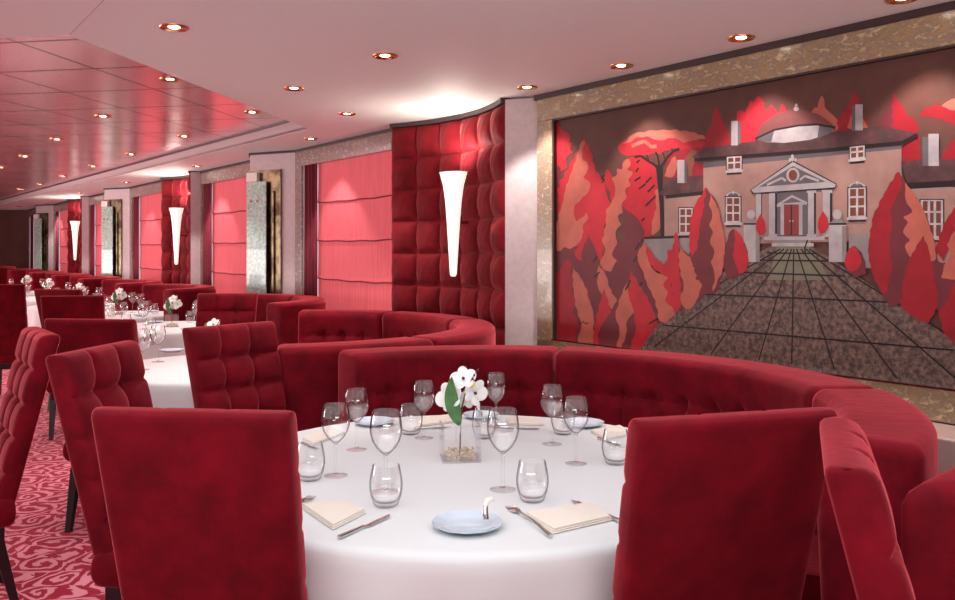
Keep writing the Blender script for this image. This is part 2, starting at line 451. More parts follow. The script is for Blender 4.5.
def sconce(t, n, label):
    p = wp(t, n, 0)
    root = empty('wall_sconce', p, math.atan2(N.y, N.x)-PI/2); tag(root, label, 'wall lamp', 'tall tapered glass sconces on the padded panels')
    bm = bmesh.new()
    prof = [(.0, 1.215), (.018, 1.217), (.026, 1.235), (.030, 1.30), (.040, 1.45), (.050, 1.60), (.062, 1.75), (.078, 1.86), (.102, 1.945), (.106, 1.955), (.098, 1.955), (.072, 1.86), (.056, 1.75), (.044, 1.60), (.030, 1.42), (.015, 1.26), (0, 1.25)]
    lathe(bm, prof, 28)
    for v in bm.verts: v.co.y *= .85; v.co.x *= 1.12
    obj('glass_shade', bm, shade_m, root, smooth=True)
    bm = bmesh.new(); tube(bm, [(0, -.02, 1.60), (0, -.14, 1.60)], .012, 8); lathe(bm, [(0, 0), (.02, .0), (.02, .03), (0, .03)], 12, 0, -.03, 1.585)
    obj('bracket', bm, brass, root)
    l = bpy.data.lights.new('sconce_lamp', 'SPOT'); l.energy = SCONCE_W*2.2; l.color = (1, .93, .82); l.shadow_soft_size = .08; l.spot_size = R(165); l.spot_blend = .5
    lo = bpy.data.objects.new('sconce_lamp', l); C.objects.link(lo); lo.parent = root; lo.location = (0, .03, 2.0); lo.rotation_euler = (PI, 0, 0)

def column(t0, t1, tlab):
    global tn
    bm = bmesh.new(); prism(bm, [wpt(t1, .13), wpt(t0, .0), wpt(t0, -.44), wpt(t1, -.44)], 0, CH-.012)
    tag(obj('trim_%d' % tn, bm, pillar_m), kind='structure'); tn += 1
def pier(tr, idx, lab):
    """slanted pier: face from (tr, 0) to (tr+.54, .27)"""
    global tn
    bm = bmesh.new()
    prism(bm, [wpt(tr, .0), wpt(tr+.54, .27), wpt(tr+.72, .2), wpt(tr+.72, -.44), wpt(tr, -.44)], 0, CH-.012)
    tag(obj('trim_%d' % tn, bm, pillar_m), kind='structure'); tn += 1
    bm = bmesh.new()
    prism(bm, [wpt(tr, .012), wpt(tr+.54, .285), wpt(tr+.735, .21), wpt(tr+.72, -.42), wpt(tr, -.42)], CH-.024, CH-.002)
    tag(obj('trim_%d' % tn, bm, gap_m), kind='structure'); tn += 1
    # etched mirror on the face
    A = Vector((tr+.54, .27)); B = Vector((tr, 0)); d = (B-A); L_ = d.length; d.normalize(); o_ = Vector((-d.y, d.x))
    if o_.y < 0: o_ = -o_
    def fp(s, h): q = A+d*s+o_*h; return wpt(q.x, q.y)
    root = empty('etched_glass_panel', (*fp(.2, .03), 0)); rl = Vector(root.location)
    tag(root, lab, 'glass panel', 'etched glass panels on the slanted piers')
    def fb(name, s0, s1, h0, h1, z0, z1, m, bev=0):
        bm = bmesh.new(); prism(bm, [(x-rl.x, y-rl.y) for x, y in (fp(s0, h0), fp(s1, h0), fp(s1, h1), fp(s0, h1))], z0, z1, bev); obj(name, bm, m, root)
    zt = 2.215
    fb('mirror_back', .005, .41, .001, .012, .25, zt, gold)
    fb('brass_edge', .40, .412, .012, .02, .25, zt, gold)
    fb('etched_pane', .0, .255, .04, .055, .25, 2.10, etched, .004)
    fb('cap_block', .0, .14, .012, .06, 2.10, 2.19, butter_m, .004)
    fb('brass_strip', .31, .33, .013, .03, .9, 2.0, gold)
    for s in (.06, .14):
        bm = bmesh.new(); q = fp(s, .062); ell(bm, Vector((q[0]-rl.x, q[1]-rl.y, 1.90)), .012, .012, .012); obj('stud', bm, brass, root, smooth=True)

places = ['nearest the camera', 'in the middle of the window wall', 'farthest from the camera']
for m_ in range(3):
    o = PER*m_
    pt0 = (-1.69 if m_ == 0 else 4.66+PER*(m_-1)-.0); pt1 = (-.25 if m_ == 0 else -.30)+o
    padded(pt0, pt1, .40, CH-.035, ['large quilted red velvet wall panel beside the pale column left of the mural', 'quilted red velvet wall panel behind the middle glowing sconce', 'quilted red velvet wall panel behind the farthest glowing sconce'][m_])
    sconce((pt0+pt1)/2-.13+(0.10 if m_ else 0), .13, ['glowing white tapered glass sconce on the nearest quilted panel, largest of the three', 'glowing white tapered glass sconce second from the mural', 'small glowing white glass sconce farthest from the mural'][m_])
    column(pt0-(.20 if m_ == 0 else .03), pt0-.002, '')
    window(-.248+o, 1.80+o, 1.40+o, (1.35+o, 1.62+o), ['the wide window left of the nearest quilted panel', 'the window left of the middle sconce', 'the window left of the farthest sconce'][m_])
    pier(1.80+o, m_, ['green etched glass panel with gold mirror on the nearest slanted pier', 'green etched glass panel on the second slanted pier, left of the middle sconce', 'narrow grey-green etched glass panel on the farthest slanted pier'][m_])
    if m_ < 2:
        window(2.525+o, 4.628+o, 4.34+o, (4.27+o, 4.56+o), ['the window between the nearest pier and the middle sconce', 'the window between the second pier and the farthest sconce'][m_], .04)
window(2.525+12.34, 5.0+12.34, 4.3+12.34, (4.4+12.34, 4.75+12.34), 'the last window by the wooden partition')

# ------------------------------------------------------------------ mural with marble frame
root = empty('mural', wp(-4.0, .01, 0)); rl = Vector(root.location); mural_root = root
tag(root, 'large red and brown mural of a domed villa in a golden marble frame', 'mural')
def mf(name, *a, m=marble, bev=.003):
    bm = bmesh.new(); wbox(bm, *a, bev); o = obj(name, bm, m, root); o.location = -rl; return o
mf('top_rail', -6.4, -1.90, 0, .035, 2.225, CH-.036)
mf('side_rail', -2.045, -1.90, 0, .035, .70, 2.223)
mf('bottom_rail', -6.4, -1.90, 0, .035, .705, .838)
mf('side_rail', -6.4, -6.2, 0, .035, .84, 2.223)
mf('metal_edge', -6.2, -2.045, .0, .04, .838, .846, m=steel, bev=0)
mf('metal_edge', -6.2, -2.045, .0, .03, 2.216, 2.2245, m=gap_m, bev=0)
mf('metal_edge', -2.055, -2.046, .0, .03, .846, 2.216, m=gap_m, bev=0)
bm = bmesh.new(); wbox(bm, -6.4, -1.9, .0, .30, .0, .70, .01); tag(obj('wall_ledge', bm, ledge_m), 'pinkish brown ledge below the mural behind the curved booth', 'ledge')

def mp_(px, py):
    k = (px-477.5)/F; t = (-.722-7*k)/(.5953+.8035*k); Z = 7+.8035*t
    return (t, EYE+(250.5-py)*Z/F)
MC = {}
def mcol(h, c2=None, s=9, lo=.35, hi=.7, st=1):
    if h not in MC:
        c = lin(h)
        c2_ = lin(c2) if c2 else tuple(min(1, x*.78) for x in c[:3])+(1,)
        MC[h] = (len(MC), mat('mural_'+h, c, .5, spec=.2, noise=(s, c2_, 5, lo, hi)))
    return MC[h][0]
SKY='#5a3730'; RED='#a9222d'; RED2='#8f1c26'; SAL='#ab594b'; MAR='#66292f'; DRD='#8e2029'
WALL='#84635d'; ROOF='#40292b'; LIT='#a09595'; FRM='#93888a'; DK='#221a1d'; GRY='#5b5257'; PATH='#453734'; WIN='#6b392e'; DOOR='#7a3534'; DSH='#7f7474'
mcol(PATH, '#7b6057', 48, .40, .68); mcol(WALL, '#99736a', 8, .3, .7); mcol('#93888a', '#b9adad', 20); mcol(LIT, '#8b8084', 16); mcol(ROOF, '#5a3a3a', 12)
mbm = bmesh.new(); layer = [0]
def poly(pts, col, raw=False):
    layer[0] += 1; h = .002+layer[0]*.00004
    ts = pts if raw else [mp_(*p) for p in pts]
    vs = [mbm.verts.new(wp(t, h, z)-rl) for t, z in ts]
    f = mbm.faces.new(vs); f.material_index = mcol(col)
    f.normal_update()
    if f.normal.dot(N) < 0: f.normal_flip()
def rough_poly(pts, col, amp=1.3, step=7):
    out = []
    n = len(pts); step = 4.6; amp *= 1.25; sg = 1
    for i in range(n):
        a, b_ = pts[i], pts[(i+1) % n]; d = math.hypot(b_[0]-a[0], b_[1]-a[1]); k = max(1, int(d/step))
        for j in range(k):
            f = j/k; x = a[0]+(b_[0]-a[0])*f; y = a[1]+(b_[1]-a[1])*f
            if d > 5:
                sg = -sg; m_ = amp*random.uniform(.5, 1.3)*sg; nxp, nyp = -(b_[1]-a[1])/d, (b_[0]-a[0])/d
                if j: x += nxp*m_; y += nyp*m_+amp*.3
            out.append((x, y))
    sm = []
    for i in range(len(out)):
        a, b_ = out[i], out[(i+1) % len(out)]
        sm += [(a[0]*.78+b_[0]*.22, a[1]*.78+b_[1]*.22), (a[0]*.22+b_[0]*.78, a[1]*.22+b_[1]*.78)]
    out = sm
    out = [(max(555.5, x), y) for x, y in out]
    poly(out, col)
def rect(x0, y0, x1, y1, col, sl=0.0):
    poly([(x0, y0), (x1, y0-sl*(x1-x0)), (x1, y1-sl*(x1-x0)), (x0, y1)], col)
def line(pts, wd, col):
    ps = [Vector(mp_(*p)) for p in pts]
    for a, b_ in zip(ps, ps[1:]):
        d = (b_-a).normalized(); o_ = Vector((-d.y, d.x))*wd/2
        poly([tuple(a+o_), tuple(b_+o_), tuple(b_-o_), tuple(a-o_)], col, raw=True)
def oval(cx, cy, rx, ry, col, n=18):
    poly([(cx+rx*math.cos(2*PI*i/n), cy+ry*math.sin(2*PI*i/n)) for i in range(n)], col)
poly([(-6.2, .846), (-2.055, .846), (-2.055, 2.216), (-6.2, 2.216)], SKY, raw=True)
rp = rough_poly
# distant trees
rp([(700,150),(706,135),(712,125),(714,112),(716,105),(719,110),(722,120),(727,130),(731,140),(733,152)], DRD)
rp([(736,122),(737,112),(741,110),(745,113),(748,108),(750,100),(754,103),(757,96),(761,97),(764,108),(768,110),(771,104),(775,108),(778,114),(781,104),(784,104),(787,112),(780,122),(764,135),(757,145),(738,145)], RED)
rp([(811,113),(815,107),(818,108),(820,99),(822,95),(825,101),(827,110),(832,114),(838,120),(841,130),(830,134),(812,122)], SAL)
rp([(836,132),(840,118),(846,110),(851,102),(854,92),(857,95),(859,104),(863,112),(868,122),(870,132)], RED2)
rp([(847,128),(851,116),(856,108),(864,120),(869,130)], SAL, .5)
rp([(873,130),(882,118),(890,108),(893,95),(897,100),(900,132)], MAR)
rp([(893,95),(895,93),(899,102),(903,106),(907,115),(913,118),(918,124),(921,162),(903,164),(900,140),(892,130)], RED2)
rp([(917,115),(925,107),(935,104),(945,104),(955,99),(965,96),(965,128),(955,126),(945,121),(935,118),(925,117)], RED2)
rp([(941,106),(948,101),(955,98),(966,96),(966,112),(950,110)], SAL, .6)
rp([(938,162),(944,150),(955,140),(966,136),(966,168),(940,166)], RED2)
# umbrella pine
rp([(668,155),(672,150),(706,146),(706,178),(690,180),(680,176),(666,178)], RED2)
rp([(684,160),(691,150),(697,150),(691,178),(684,176)], '#7a4a38', .5)
rp([(672,158),(676,156),(679,166),(672,178),(664,176)], SAL, .5)
rp([(617,148),(622,142),(630,138),(650,134),(680,138),(696,140),(706,144),(702,148),(686,148),(670,150),(650,155),(634,155),(622,154)], RED)
rp([(622,144),(634,134),(650,130),(658,131),(676,129),(690,132),(704,135),(706,139),(696,140),(684,143),(674,138),(658,140),(648,136),(636,137),(628,143)], SAL, .8)
line([(632,146),(645,141),(652,147),(657,146)], .02, SAL)
# tree mass behind the trunk
rp([(622,168),(630,157),(640,155),(652,160),(658,170),(661,186),(661,205),(658,225),(650,238),(636,236),(626,215),(619,200)], RED)
rp([(655,190),(661,188),(661,228),(652,236),(652,222),(657,208)], SAL, .5)
for a in ((637,163,640,160),(636,172,639,168),(635,181,641,177),(639,189,646,184),(646,183,652,177),(648,192,655,185),(646,206,651,201),(650,202,656,196),(642,221,645,218)):
    line([(a[0], a[1]), (a[2], a[3])], .012, DK)
poly([(656,165),(663,165),(663,190),(666,236),(661,236),(660,205)], DK)
line([(659,168),(652,163),(641,156),(635,157)], .014, DK); line([(660,166),(658,156),(656,152)], .012, DK)
line([(661,167),(668,157),(674,151),(680,149)], .016, DK); line([(650,162),(647,155)], .008, DK); line([(666,160),(663,152)], .008, DK); line([(673,152),(672,148)], .007, DK)
# left trees
rp([(555.5,119),(559,124),(563,131),(569,133),(572,138),(569,143),(573,142),(570,150),(574,152),(566,158),(568,168),(560,172),(555.5,175)], RED, .8, 5)
rp([(555.5,160),(562,168),(560,190),(562,200),(560,215),(555.5,222)], MAR)
rp([(585,134),(590,150),(596,165),(601,178),(606,190),(612,203),(608,208),(607,222),(602,235),(600,245),(596,260),(585,275),(570,275),(562,240),(558,200),(557,190),(565,172),(575,158)], RED)
rp([(584,140),(586,143),(583,152),(582,160),(588,162),(589,168),(583,178),(591,182),(590,190),(583,197),(575,205),(574,214),(577,222),(587,212),(589,219),(583,225),(586,235),(572,250),(562,254),(555.5,250),(555.5,228),(562,205),(566,190),(570,175),(577,160),(580,145)], SAL, .8)
rp([(608,168),(612,175),(617,183),(619,193),(614,203),(609,198),(604,185),(605,175)], RED, .8, 5)
rp([(604,182),(611,192),(612,202),(608,197)], MAR, .5)
line([(605,175),(602,178),(605,180),(602,183)], .01, DK)
rp([(555.5,250),(575,246),(600,238),(622,240),(640,300),(636,352),(555.5,342)], MAR)
rp([(587,225),(600,222),(606,240),(602,255),(608,262),(596,268),(592,258),(583,262),(575,255)], RED, .8)
rp([(568,258),(572,262),(570,272),(574,280),(572,292),(576,300),(573,312),(578,322),(575,341),(556,338),(556,280),(562,268)], RED2, 1)
rp([(573,265),(581,278),(588,290),(592,305),(594,318),(594,343),(578,341),(582,325),(578,315),(576,300),(573,285)], SAL, .8)
rp([(589,233),(595,248),(601,262),(600,275),(597,290),(599,300),(594,310),(590,300),(585,280),(580,270),(583,250)], MAR, .6)
rp([(598,262),(606,275),(612,290),(618,300),(612,310),(603,295),(598,285)], SAL, .8)
rp([(629,158),(632,165),(627,170),(634,172),(628,180),(632,185),(625,190),(628,198),(622,203),(626,212),(618,215),(622,225),(616,232),(618,243),(612,255),(620,262),(612,272),(604,270),(600,262),(606,250),(602,240),(607,225),(606,210),(613,200),(616,190),(612,178),(618,175),(617,168),(623,170),(623,162)], SAL, .8)
rp([(622,203),(626,210),(634,215),(640,222),(645,234),(641,242),(645,252),(640,262),(645,275),(655,298),(663,324),(652,330),(640,300),(628,290),(620,292),(614,296),(611,282),(617,278),(612,270),(616,262),(622,255),(621,245),(627,240),(622,230),(628,222),(623,212)], MAR, .9)
rp([(605,288),(609,300),(612,312),(606,320),(600,330),(598,345),(593,344),(595,325),(599,305)], RED, .8)
rp([(630,276),(628,288),(632,300),(635,312),(628,320),(626,335),(622,349),(617,348),(620,330),(616,315),(619,300),(624,288)], SAL, .8)
rp([(631,270),(642,287),(652,305),(659,325),(655,349),(630,350),(636,330),(634,310),(629,295)], RED, .7)
line([(579,322),(582,324),(584,321),(586,324),(589,323)], .006, DK)
for a in ((594,262,598,256),(595,277,600,272),(626,290,631,280),(634,262,638,256),(636,250,640,243),(640,286,643,282)): line([(a[0], a[1]), (a[2], a[3])], .011, DK)
# cottage and garden wall
poly([(665,195),(704,192),(704,240),(665,240)], WALL)
poly([(659,194),(672,178),(704,175),(704,192),(668,197)], ROOF)
line([(666,197),(704,193)], .02, DK)
rect(678,160,685,183, LIT); rect(685,162,687.5,183, GRY)
def wind(x0, y0, x1, y1, nx, ny, sl=0, arch=False):
    fw = (x1-x0)*.12
    if arch:
        cx = (x0+x1)/2; n = 10
        poly([(x0-fw, y0)]+[(cx-(x1-x0+2*fw)/2*math.cos(PI*i/n), y0-(x1-x0)*.40*math.sin(PI*i/n)) for i in range(n+1)], FRM)
        poly([(cx-(x1-x0)/2.2*math.cos(PI*i/n), y0-1-(x1-x0)*.26*math.sin(PI*i/n)) for i in range(n+1)], GRY)
        poly([(cx-1.6, y0-(x1-x0)*.40), (cx, y0-(x1-x0)*.5), (cx+1.6, y0-(x1-x0)*.40), (cx, y0-(x1-x0)*.2)], FRM)
    rect(x0-fw*1.6, y0-1, x1+fw*1.6, y1+2.5, DK, sl); rect(x0-fw, y0, x1+fw, y1+1.6, FRM, sl); rect(x0, y0+1.2, x1, y1, WIN, sl)
    for i in range(1, nx): x = x0+(x1-x0)*i/nx; line([(x, y0+1-sl*(x-x0)), (x, y1-sl*(x-x0))], .010, FRM)
    for j in range(1, ny): y = y0+(y1-y0)*j/ny; line([(x0, y), (x1, y-sl*(x1-x0))], .008, FRM)
    rect(x0-fw*1.8, y1+1.5, x1+fw*1.8, y1+4, FRM, sl)
    line([(x0-fw, y1+5), (x1+fw, y1+5-sl*(x1-x0))], .008, DK)
wind(681, 208, 692, 232, 2, 3)
poly([(645,238),(704,236),(704,264),(645,264)], DSH); line([(645,238),(704,236)], .014, DK)
# main house
poly([(704,160),(902,138),(903,240),(704,245)], WALL)
poly([(704,161),(902,143),(902,149),(704,168)], GRY)
poly([(693,157),(705,148),(757,141),(820,134),(882,126),(919,134),(903,146),(820,153),(700,163)], ROOF)
line([(695,160),(820,151),(903,143),(918,135)], .018, DK)
poly([(756,138),(762,125),(775,115),(790,110.5),(805,110.5),(820,115),(832,124),(836,130),(800,127),(775,132)], '#6a3b3b')
poly([(757,139),(775,130.5),(800,126),(818,125),(835,127.5),(830,134),(810,140),(785,143),(765,142)], LIT)
poly([(757,139),(775,130.5),(772,142),(765,142)], GRY); poly([(820,125),(835,127.5),(830,134),(818,138)], GRY)
line([(756,139),(775,130),(800,125.5),(818,124.5),(836,127.5)], .009, DK)
oval(797, 109, 2.6, 2.2, LIT); oval(797, 105.5, 1.3, 1.8, LIT)
rect(732,121,738.5,145.5, LIT); rect(738.5,121.5,741.5,144.5, GRY)
rect(856,104.5,863.5,130.5, LIT); rect(852.5,106,856,131, GRY)
wind(729,157,741,169,2,2,.06); wind(852,147,864,158,2,2,.10)
wind(728,197,740,221,2,3,0,True); wind(851,188,865,216,2,3,.03,True)
# portico
poly([(757,190),(832,184),(832,237),(757,237)], GRY)
for x0, x1, sh in ((757,763,0),(770,777,0),(809,816,0),(824,832,0)):
    rect(x0, 190, x1, 237, LIT); line([(x1, 191), (x1, 236)], .01, DK); rect(x0-1.2, 190, x1+1.2, 193, LIT); rect(x0-1.2, 234, x1+1.2, 237, LIT)
rect(763,194,770,236, WALL); rect(817,192,824,236, WALL)
poly([(778,204),(793,195),(808,202),(808,204.5),(778,207)], LIT); poly([(783,203.5),(793,197.5),(803,202)], GRY)
rect(781.5,205,785,235, LIT); rect(800,204,803.5,235, LIT); rect(785,204.5,800,235, DOOR)
line([(792.5,205),(792.5,235)], .006, DK)
oval(791, 221, .7, .9, LIT); oval(794, 221, .7, .9, LIT)
poly([(751,190),(794,160.5),(838,184),(836,189),(754,194)], DK)
poly([(752,190),(794,162),(837,184.5),(836,187.5),(755,193)], LIT)
poly([(760,187),(794,166),(827,182)], GRY)
oval(794,175.3,6.6,7.4, LIT); oval(794,175.3,4.3,5.4, WIN)
line([(768,185),(783,178),(787,181)], .011, LIT); line([(820,181),(806,176),(801,180)], .011, LIT)
oval(793.5, 158, 1.6, 3.6, LIT); oval(791, 160, 1.2, 2, LIT); oval(796.5, 160, 1.2, 2, LIT)
# wing at right
poly([(903,184),(966,188),(966,264),(903,264)], WALL)
poly([(902,162),(925,159),(966,160),(966,184),(909,187)], ROOF); line([(908,186),(966,183)], .026, DK)
rect(929.5,134,940,166, LIT); rect(923.5,137,929.5,166, GRY)
wind(924,200,942,236,3,3)
poly([(850,234),(882,234),(882,268),(850,268)], DSH)
# path of slabs
poly([(620,362),(655,345),(690,292),(735,268),(772,246),(812,246),(835,262),(870,288),(905,318),(966,352),(966,400),(555.5,350)] if False else
     [(640,350.2),(655,330),(690,292),(735,266),(772,246),(812,246),(835,260),(870,284),(966,345),(966,390.4)], PATH)
poly([(778,247),(810,247),(822,262),(830,280),(770,280),(774,262)], '#6f6857')
vpx, vpy = 795, 246
for bx, by in ((600,352),(655,347),(712,354),(760,360),(793,364),(836,370),(898,378),(966,386),(1010,372)):
    tx, ty = vpx+(bx-793)*.07, 249
    if bx > 966: f = (966-tx)/(bx-tx); bx, by = 966, ty+(by-ty)*f
    if bx < 640: f = (650-tx)/(bx-tx); bx, by = 650, ty+(by-ty)*f
    line([(tx, ty), (bx, by)], .007, DK)
for y0, y1, x0, x1 in ((253,253.5,768,818),(260,261,756,830),(272,276,735,846),(294,302,700,892),(325,350,664,955)):
    line([(x0, y0), (x1, y1)], .007, DK)
rect(765,236.5,826,240, LIT); rect(775,240,812,243, DSH); rect(773,243,815,246.5, LIT)
for cx, cb in ((753,1),(839,1.1)):
    rect(cx-8*cb, 224, cx+8*cb, 262*1.0, LIT); rect(cx+4*cb, 226, cx+8*cb, 262, DSH); poly([(cx-8*cb,224),(cx-3*cb,219),(cx+3*cb,219),(cx+8*cb,224)], DSH); oval(cx-.5, 214.5, 4.2*cb, 4.6*cb, LIT)
    line([(cx-8*cb, 224), (cx+8*cb, 224)], .008, DK)
poly([(762,214),(766,222),(767,230),(764,235),(760,235),(757,228),(758,221)], RED); poly([(824,211),(829,218),(830,226),(826,233),(821,233),(819,226),(820,219)], RED)
line([(809,240),(806,248),(807,254)], .007, DK)
# middle trees
rp([(640,250),(646,241),(649,257),(655,270),(670,277),(664,286),(670,292),(666,300),(674,307),(677,315),(667,323),(661,321),(657,300),(649,287),(645,272),(639,260)], SAL, .8)
rp([(646,241),(655,257),(665,265),(668,260),(673,263),(675,280),(678,300),(678,313),(674,307),(666,300),(670,292),(664,286),(670,277),(655,270),(649,257)], RED, .8)
rp([(677,240),(684,250),(695,256),(705,270),(714,285),(704,297),(690,308),(680,312),(672,285)], MAR, .8)
rp([(677,227),(681,245),(680,270),(684,300),(678,312),(672,280),(668,262),(668,250),(674,250)], RED, .8)
rp([(681,245),(688,255),(693,258),(694,268),(702,265),(700,272),(696,280),(708,277),(703,287),(698,300),(694,308),(688,310),(682,300),(685,285),(680,265)], SAL, .8)
rp([(708,187),(717,200),(722,215),(726,235),(727,255),(724,275),(718,292),(708,293),(700,280),(692,258),(691,235),(695,210),(702,196)], MAR, .8)
rp([(708,186),(704,210),(700,230),(699,248),(693,258),(690,245),(692,220),(698,202)], RED, .8)
rp([(712,192),(719,208),(724,225),(727,245),(724,268),(718,285),(714,292),(716,275),(712,262),(716,250),(711,243),(715,232),(710,225),(714,215),(710,205)], SAL, .8)
rp([(735,228),(742,235),(748,248),(750,262),(747,272),(728,280),(725,262),(727,245),(730,233)], MAR, .6)
rp([(736,229),(742,235),(748,248),(750,262),(746,272),(740,274),(737,265),(734,255),(737,240)], RED, .6)
# right bushes
rp([(856,245),(863,252),(867,262),(868,274),(856,278),(848,270),(846,258),(850,249)], MAR, .6)
rp([(855,245),(860,252),(863,262),(858,270),(850,272),(846,264),(848,253)], RED, .6)
rp([(900,171),(906,180),(915,195),(924,208),(931,225),(937,245),(940,262),(950,262),(958,285),(945,312),(922,302),(905,300),(893,308),(880,290),(872,270),(870,245),(875,215),(888,190)], MAR, .8)
rp([(900,171),(903,185),(897,200),(892,210),(893,225),(890,245),(893,265),(892,280),(886,295),(876,280),(870,260),(870,240),(875,215),(886,192)], RED2, .8)
rp([(906,182),(915,192),(924,208),(931,225),(937,245),(937,260),(932,262),(930,250),(925,235),(918,245),(912,258),(908,252),(906,245),(912,240),(904,232),(910,222),(904,217),(914,212),(907,200)], SAL, .6)
rp([(925,237),(932,255),(934,270),(938,290),(940,305),(930,323),(912,316),(902,305),(904,285),(907,268),(914,255)], RED2, .8)
rp([(966,196),(955,208),(948,220),(940,235),(938,250),(945,262),(950,245),(966,240)], RED2, .8)
rp([(966,228),(955,232),(948,245),(952,255),(945,265),(942,278),(955,280),(966,276)], SAL, .8)
rp([(966,275),(955,283),(948,300),(940,313),(945,332),(955,342),(966,346)], RED2, .8)
# continuation to the right of the photo's edge stays plain path and trees
poly([(-6.2, .846), (-4.56, .846), (-4.56, 1.06), (-6.2, 1.06)], PATH, raw=True)
poly([(-6.2, 1.06), (-4.56, 1.06), (-4.6, 1.45), (-4.9, 1.75), (-5.3, 1.5), (-5.8, 1.7), (-6.2, 1.5)], MAR, raw=True)
mm = [None]*len(MC)
for i, m_ in MC.values(): mm[i] = m_
mo = obj('painted_panel', mbm, None, parent=mural_root, mats=mm)

# ------------------------------------------------------------------ downlights
ring_bm = bmesh.new()
lathe(ring_bm, [(.026, -.0012), (.050, -.003), (.054, -.008), (.060, -.009), (.065, -.004), (.065, .0), (.026, .0)], 28, close=True)
cup_bm = bmesh.new(); lathe(cup_bm, [(.0, -.006), (.018, -.005), (.025, -.0014), (0, -.0005)], 20)
dl0 = empty('downlight'); ring = obj('trim_ring', ring_bm, brass, dl0, smooth=True); bulb = obj('bulb', cup_bm, bulb_m, dl0)
spot = bpy.data.lights.new('downlight_lamp', 'SPOT'); spot.energy = SPOT_W; spot.color = (1, .94, .88); spot.spot_size = R(86); spot.spot_blend = .35; spot.shadow_soft_size = .035
sp = bpy.data.objects.new('downlight_lamp', spot); C.objects.link(sp); sp.parent = dl0; sp.location = (0, 0, -.02)
first = [True]
def dlight(px, py, h, label, grp):
    d = F*(h-EYE)/(250.5-py); x = (px-477.5)/F*d
    o = dl0 if first[0] else copy_tree(dl0); first[0] = False
    o.location = (x, d, h); tag(o, label, 'ceiling light', grp)
G1 = 'downlights in the cream ceiling'; G2 = 'downlights in the pink panelled ceiling'; G3 = 'downlights in the strip above the windows'
for px, py, lb in ((174,27,'large round brass downlight in the cream ceiling above the panelled recess, upper left'),
                   (385,55.5,'brass downlight in the cream ceiling left of the middle, high up'),
                   (621,65.5,'brass downlight in the cream ceiling above the tall trees of the mural'),
                   (741,37.5,'brass downlight in the cream ceiling above the villa, second from the right edge'),
                   (902,-2,'brass downlight cut by the top edge near the upper right corner'),
                   (294,88,'brass downlight in the cream ceiling right of the panelled recess'),
                   (527,87,'brass downlight in the cream ceiling directly above the pale column'),
                   (347,113.5,'brass downlight in the cream ceiling above the wide nearest blind')):
    dlight(px, py, CH, lb, G1)
for px, py, lb in ((170,79,'brass downlight at the near right edge of the pink panelled recess'),(103,116,'downlight in the pink panels left of the nearest bright reflection'),(57,139,'downlight in the pink panels, second of the row from upper right to lower left'),
                   (25,156,'downlight in the pink panels, third of the row towards lower left'),(184,136,'downlight in the pink panels by the brightest streak of reflection'),(131,154,'downlight in the pink panels above the recess edge, left of the brightest streak'),(93,166,'small downlight in the pink panels close to the recess edge'),
                   (1,167,'downlight in the pink panels at the left edge of the photo'),(63,176,'tiny downlight in the pink panels, near the far recess edge'),(40,184,'tiny downlight in the pink panels above the farthest pier'),
                   (20,189,'tiny downlight in the pink panels near the left edge'),(252,112,'brass downlight in the recess corner nearest the windows')):
    dlight(px, py, TH-.001, lb, G2)
for px, py, lb in ((311,138.5,'downlight in the strip above the nearest pier'),(197,166,'downlight in the strip above the middle column'),(126,182,'downlight in the strip above the second pier'),
                   (79,193,'small downlight in the strip above the farthest sconce'),(46,203,'small downlight in the strip above the farthest pier'),(19,206.5,'tiny downlight above the wooden partition')):
    dlight(px, py, CH, lb, G3)

# ------------------------------------------------------------------ cushions: rounded block with optional tufting
def tuft_block(w_, h_, d_, cols=3, rows=4, tuft=.014, rr=.022, nx=48, nz=64, both=False):
    """block centred on x, z from 0..h, front face at +y; rounded borders, tufted front"""
    bm = bmesh.new()
    def edge(e):
        if e >= rr: return 0
        return rr-math.sqrt(max(0, rr*rr-(rr-e)**2))
    xs = sorted(set([-w_/2+w_*i/nx for i in range(nx+1)]+[-w_/2+rr*.12, -w_/2+rr*.4, w_/2-rr*.4, w_/2-rr*.12]))
    zs = sorted(set([h_*i/nz for i in range(nz+1)]+[rr*.12, rr*.4, h_-rr*.4, h_-rr*.12]))
    def grid(sy, tf):
        g = []
        for z in zs:
            row = []
            for x in xs:
                ex = min(x+w_/2, w_/2-x); ez = min(z, h_-z)
                y = d_/2-edge(ex)-edge(ez)
                if tf:
                    u = (x+w_/2)/w_*cols; v = (z)/h_*rows
                    du = abs(u-round(u)) if 0 < round(u) < cols else 1
                    dv = abs(v-round(v)) if 0 < round(v) < rows else 1
                    gx = math.exp(-(du*w_/cols/.009)**2); gz = math.exp(-(dv*h_/rows/.009)**2)
                    bt = math.exp(-((du*w_/cols)**2+(dv*h_/rows)**2)/.030**2) if du < 1 and dv < 1 else 0
                    puff = (abs(math.sin(PI*u))**.6)*(abs(math.sin(PI*v))**.6)*.010
                    y += puff-tuft*(.45*max(gx, gz)+1.0*bt)
                row.append(bm.verts.new((x, sy*y, z)))
            g.append(row)
        for a, b_ in zip(g, g[1:]):
            for i in range(len(xs)-1):
                q = (a[i], a[i+1], b_[i+1], b_[i]); bm.faces.new(q if sy < 0 else q[::-1])
        return g
    f = grid(1, True); b_ = grid(-1, both)
    bf = f[0]+[r[-1] for r in f[1:]]+f[-1][-2::-1]+[r[0] for r in f[-2:0:-1]]
    bb = b_[0]+[r[-1] for r in b_[1:]]+b_[-1][-2::-1]+[r[0] for r in b_[-2:0:-1]]
    n = len(bf)
    for i in range(n): bm.faces.new((bf[i], bf[(i+1) % n], bb[(i+1) % n], bb[i]))
    return bm

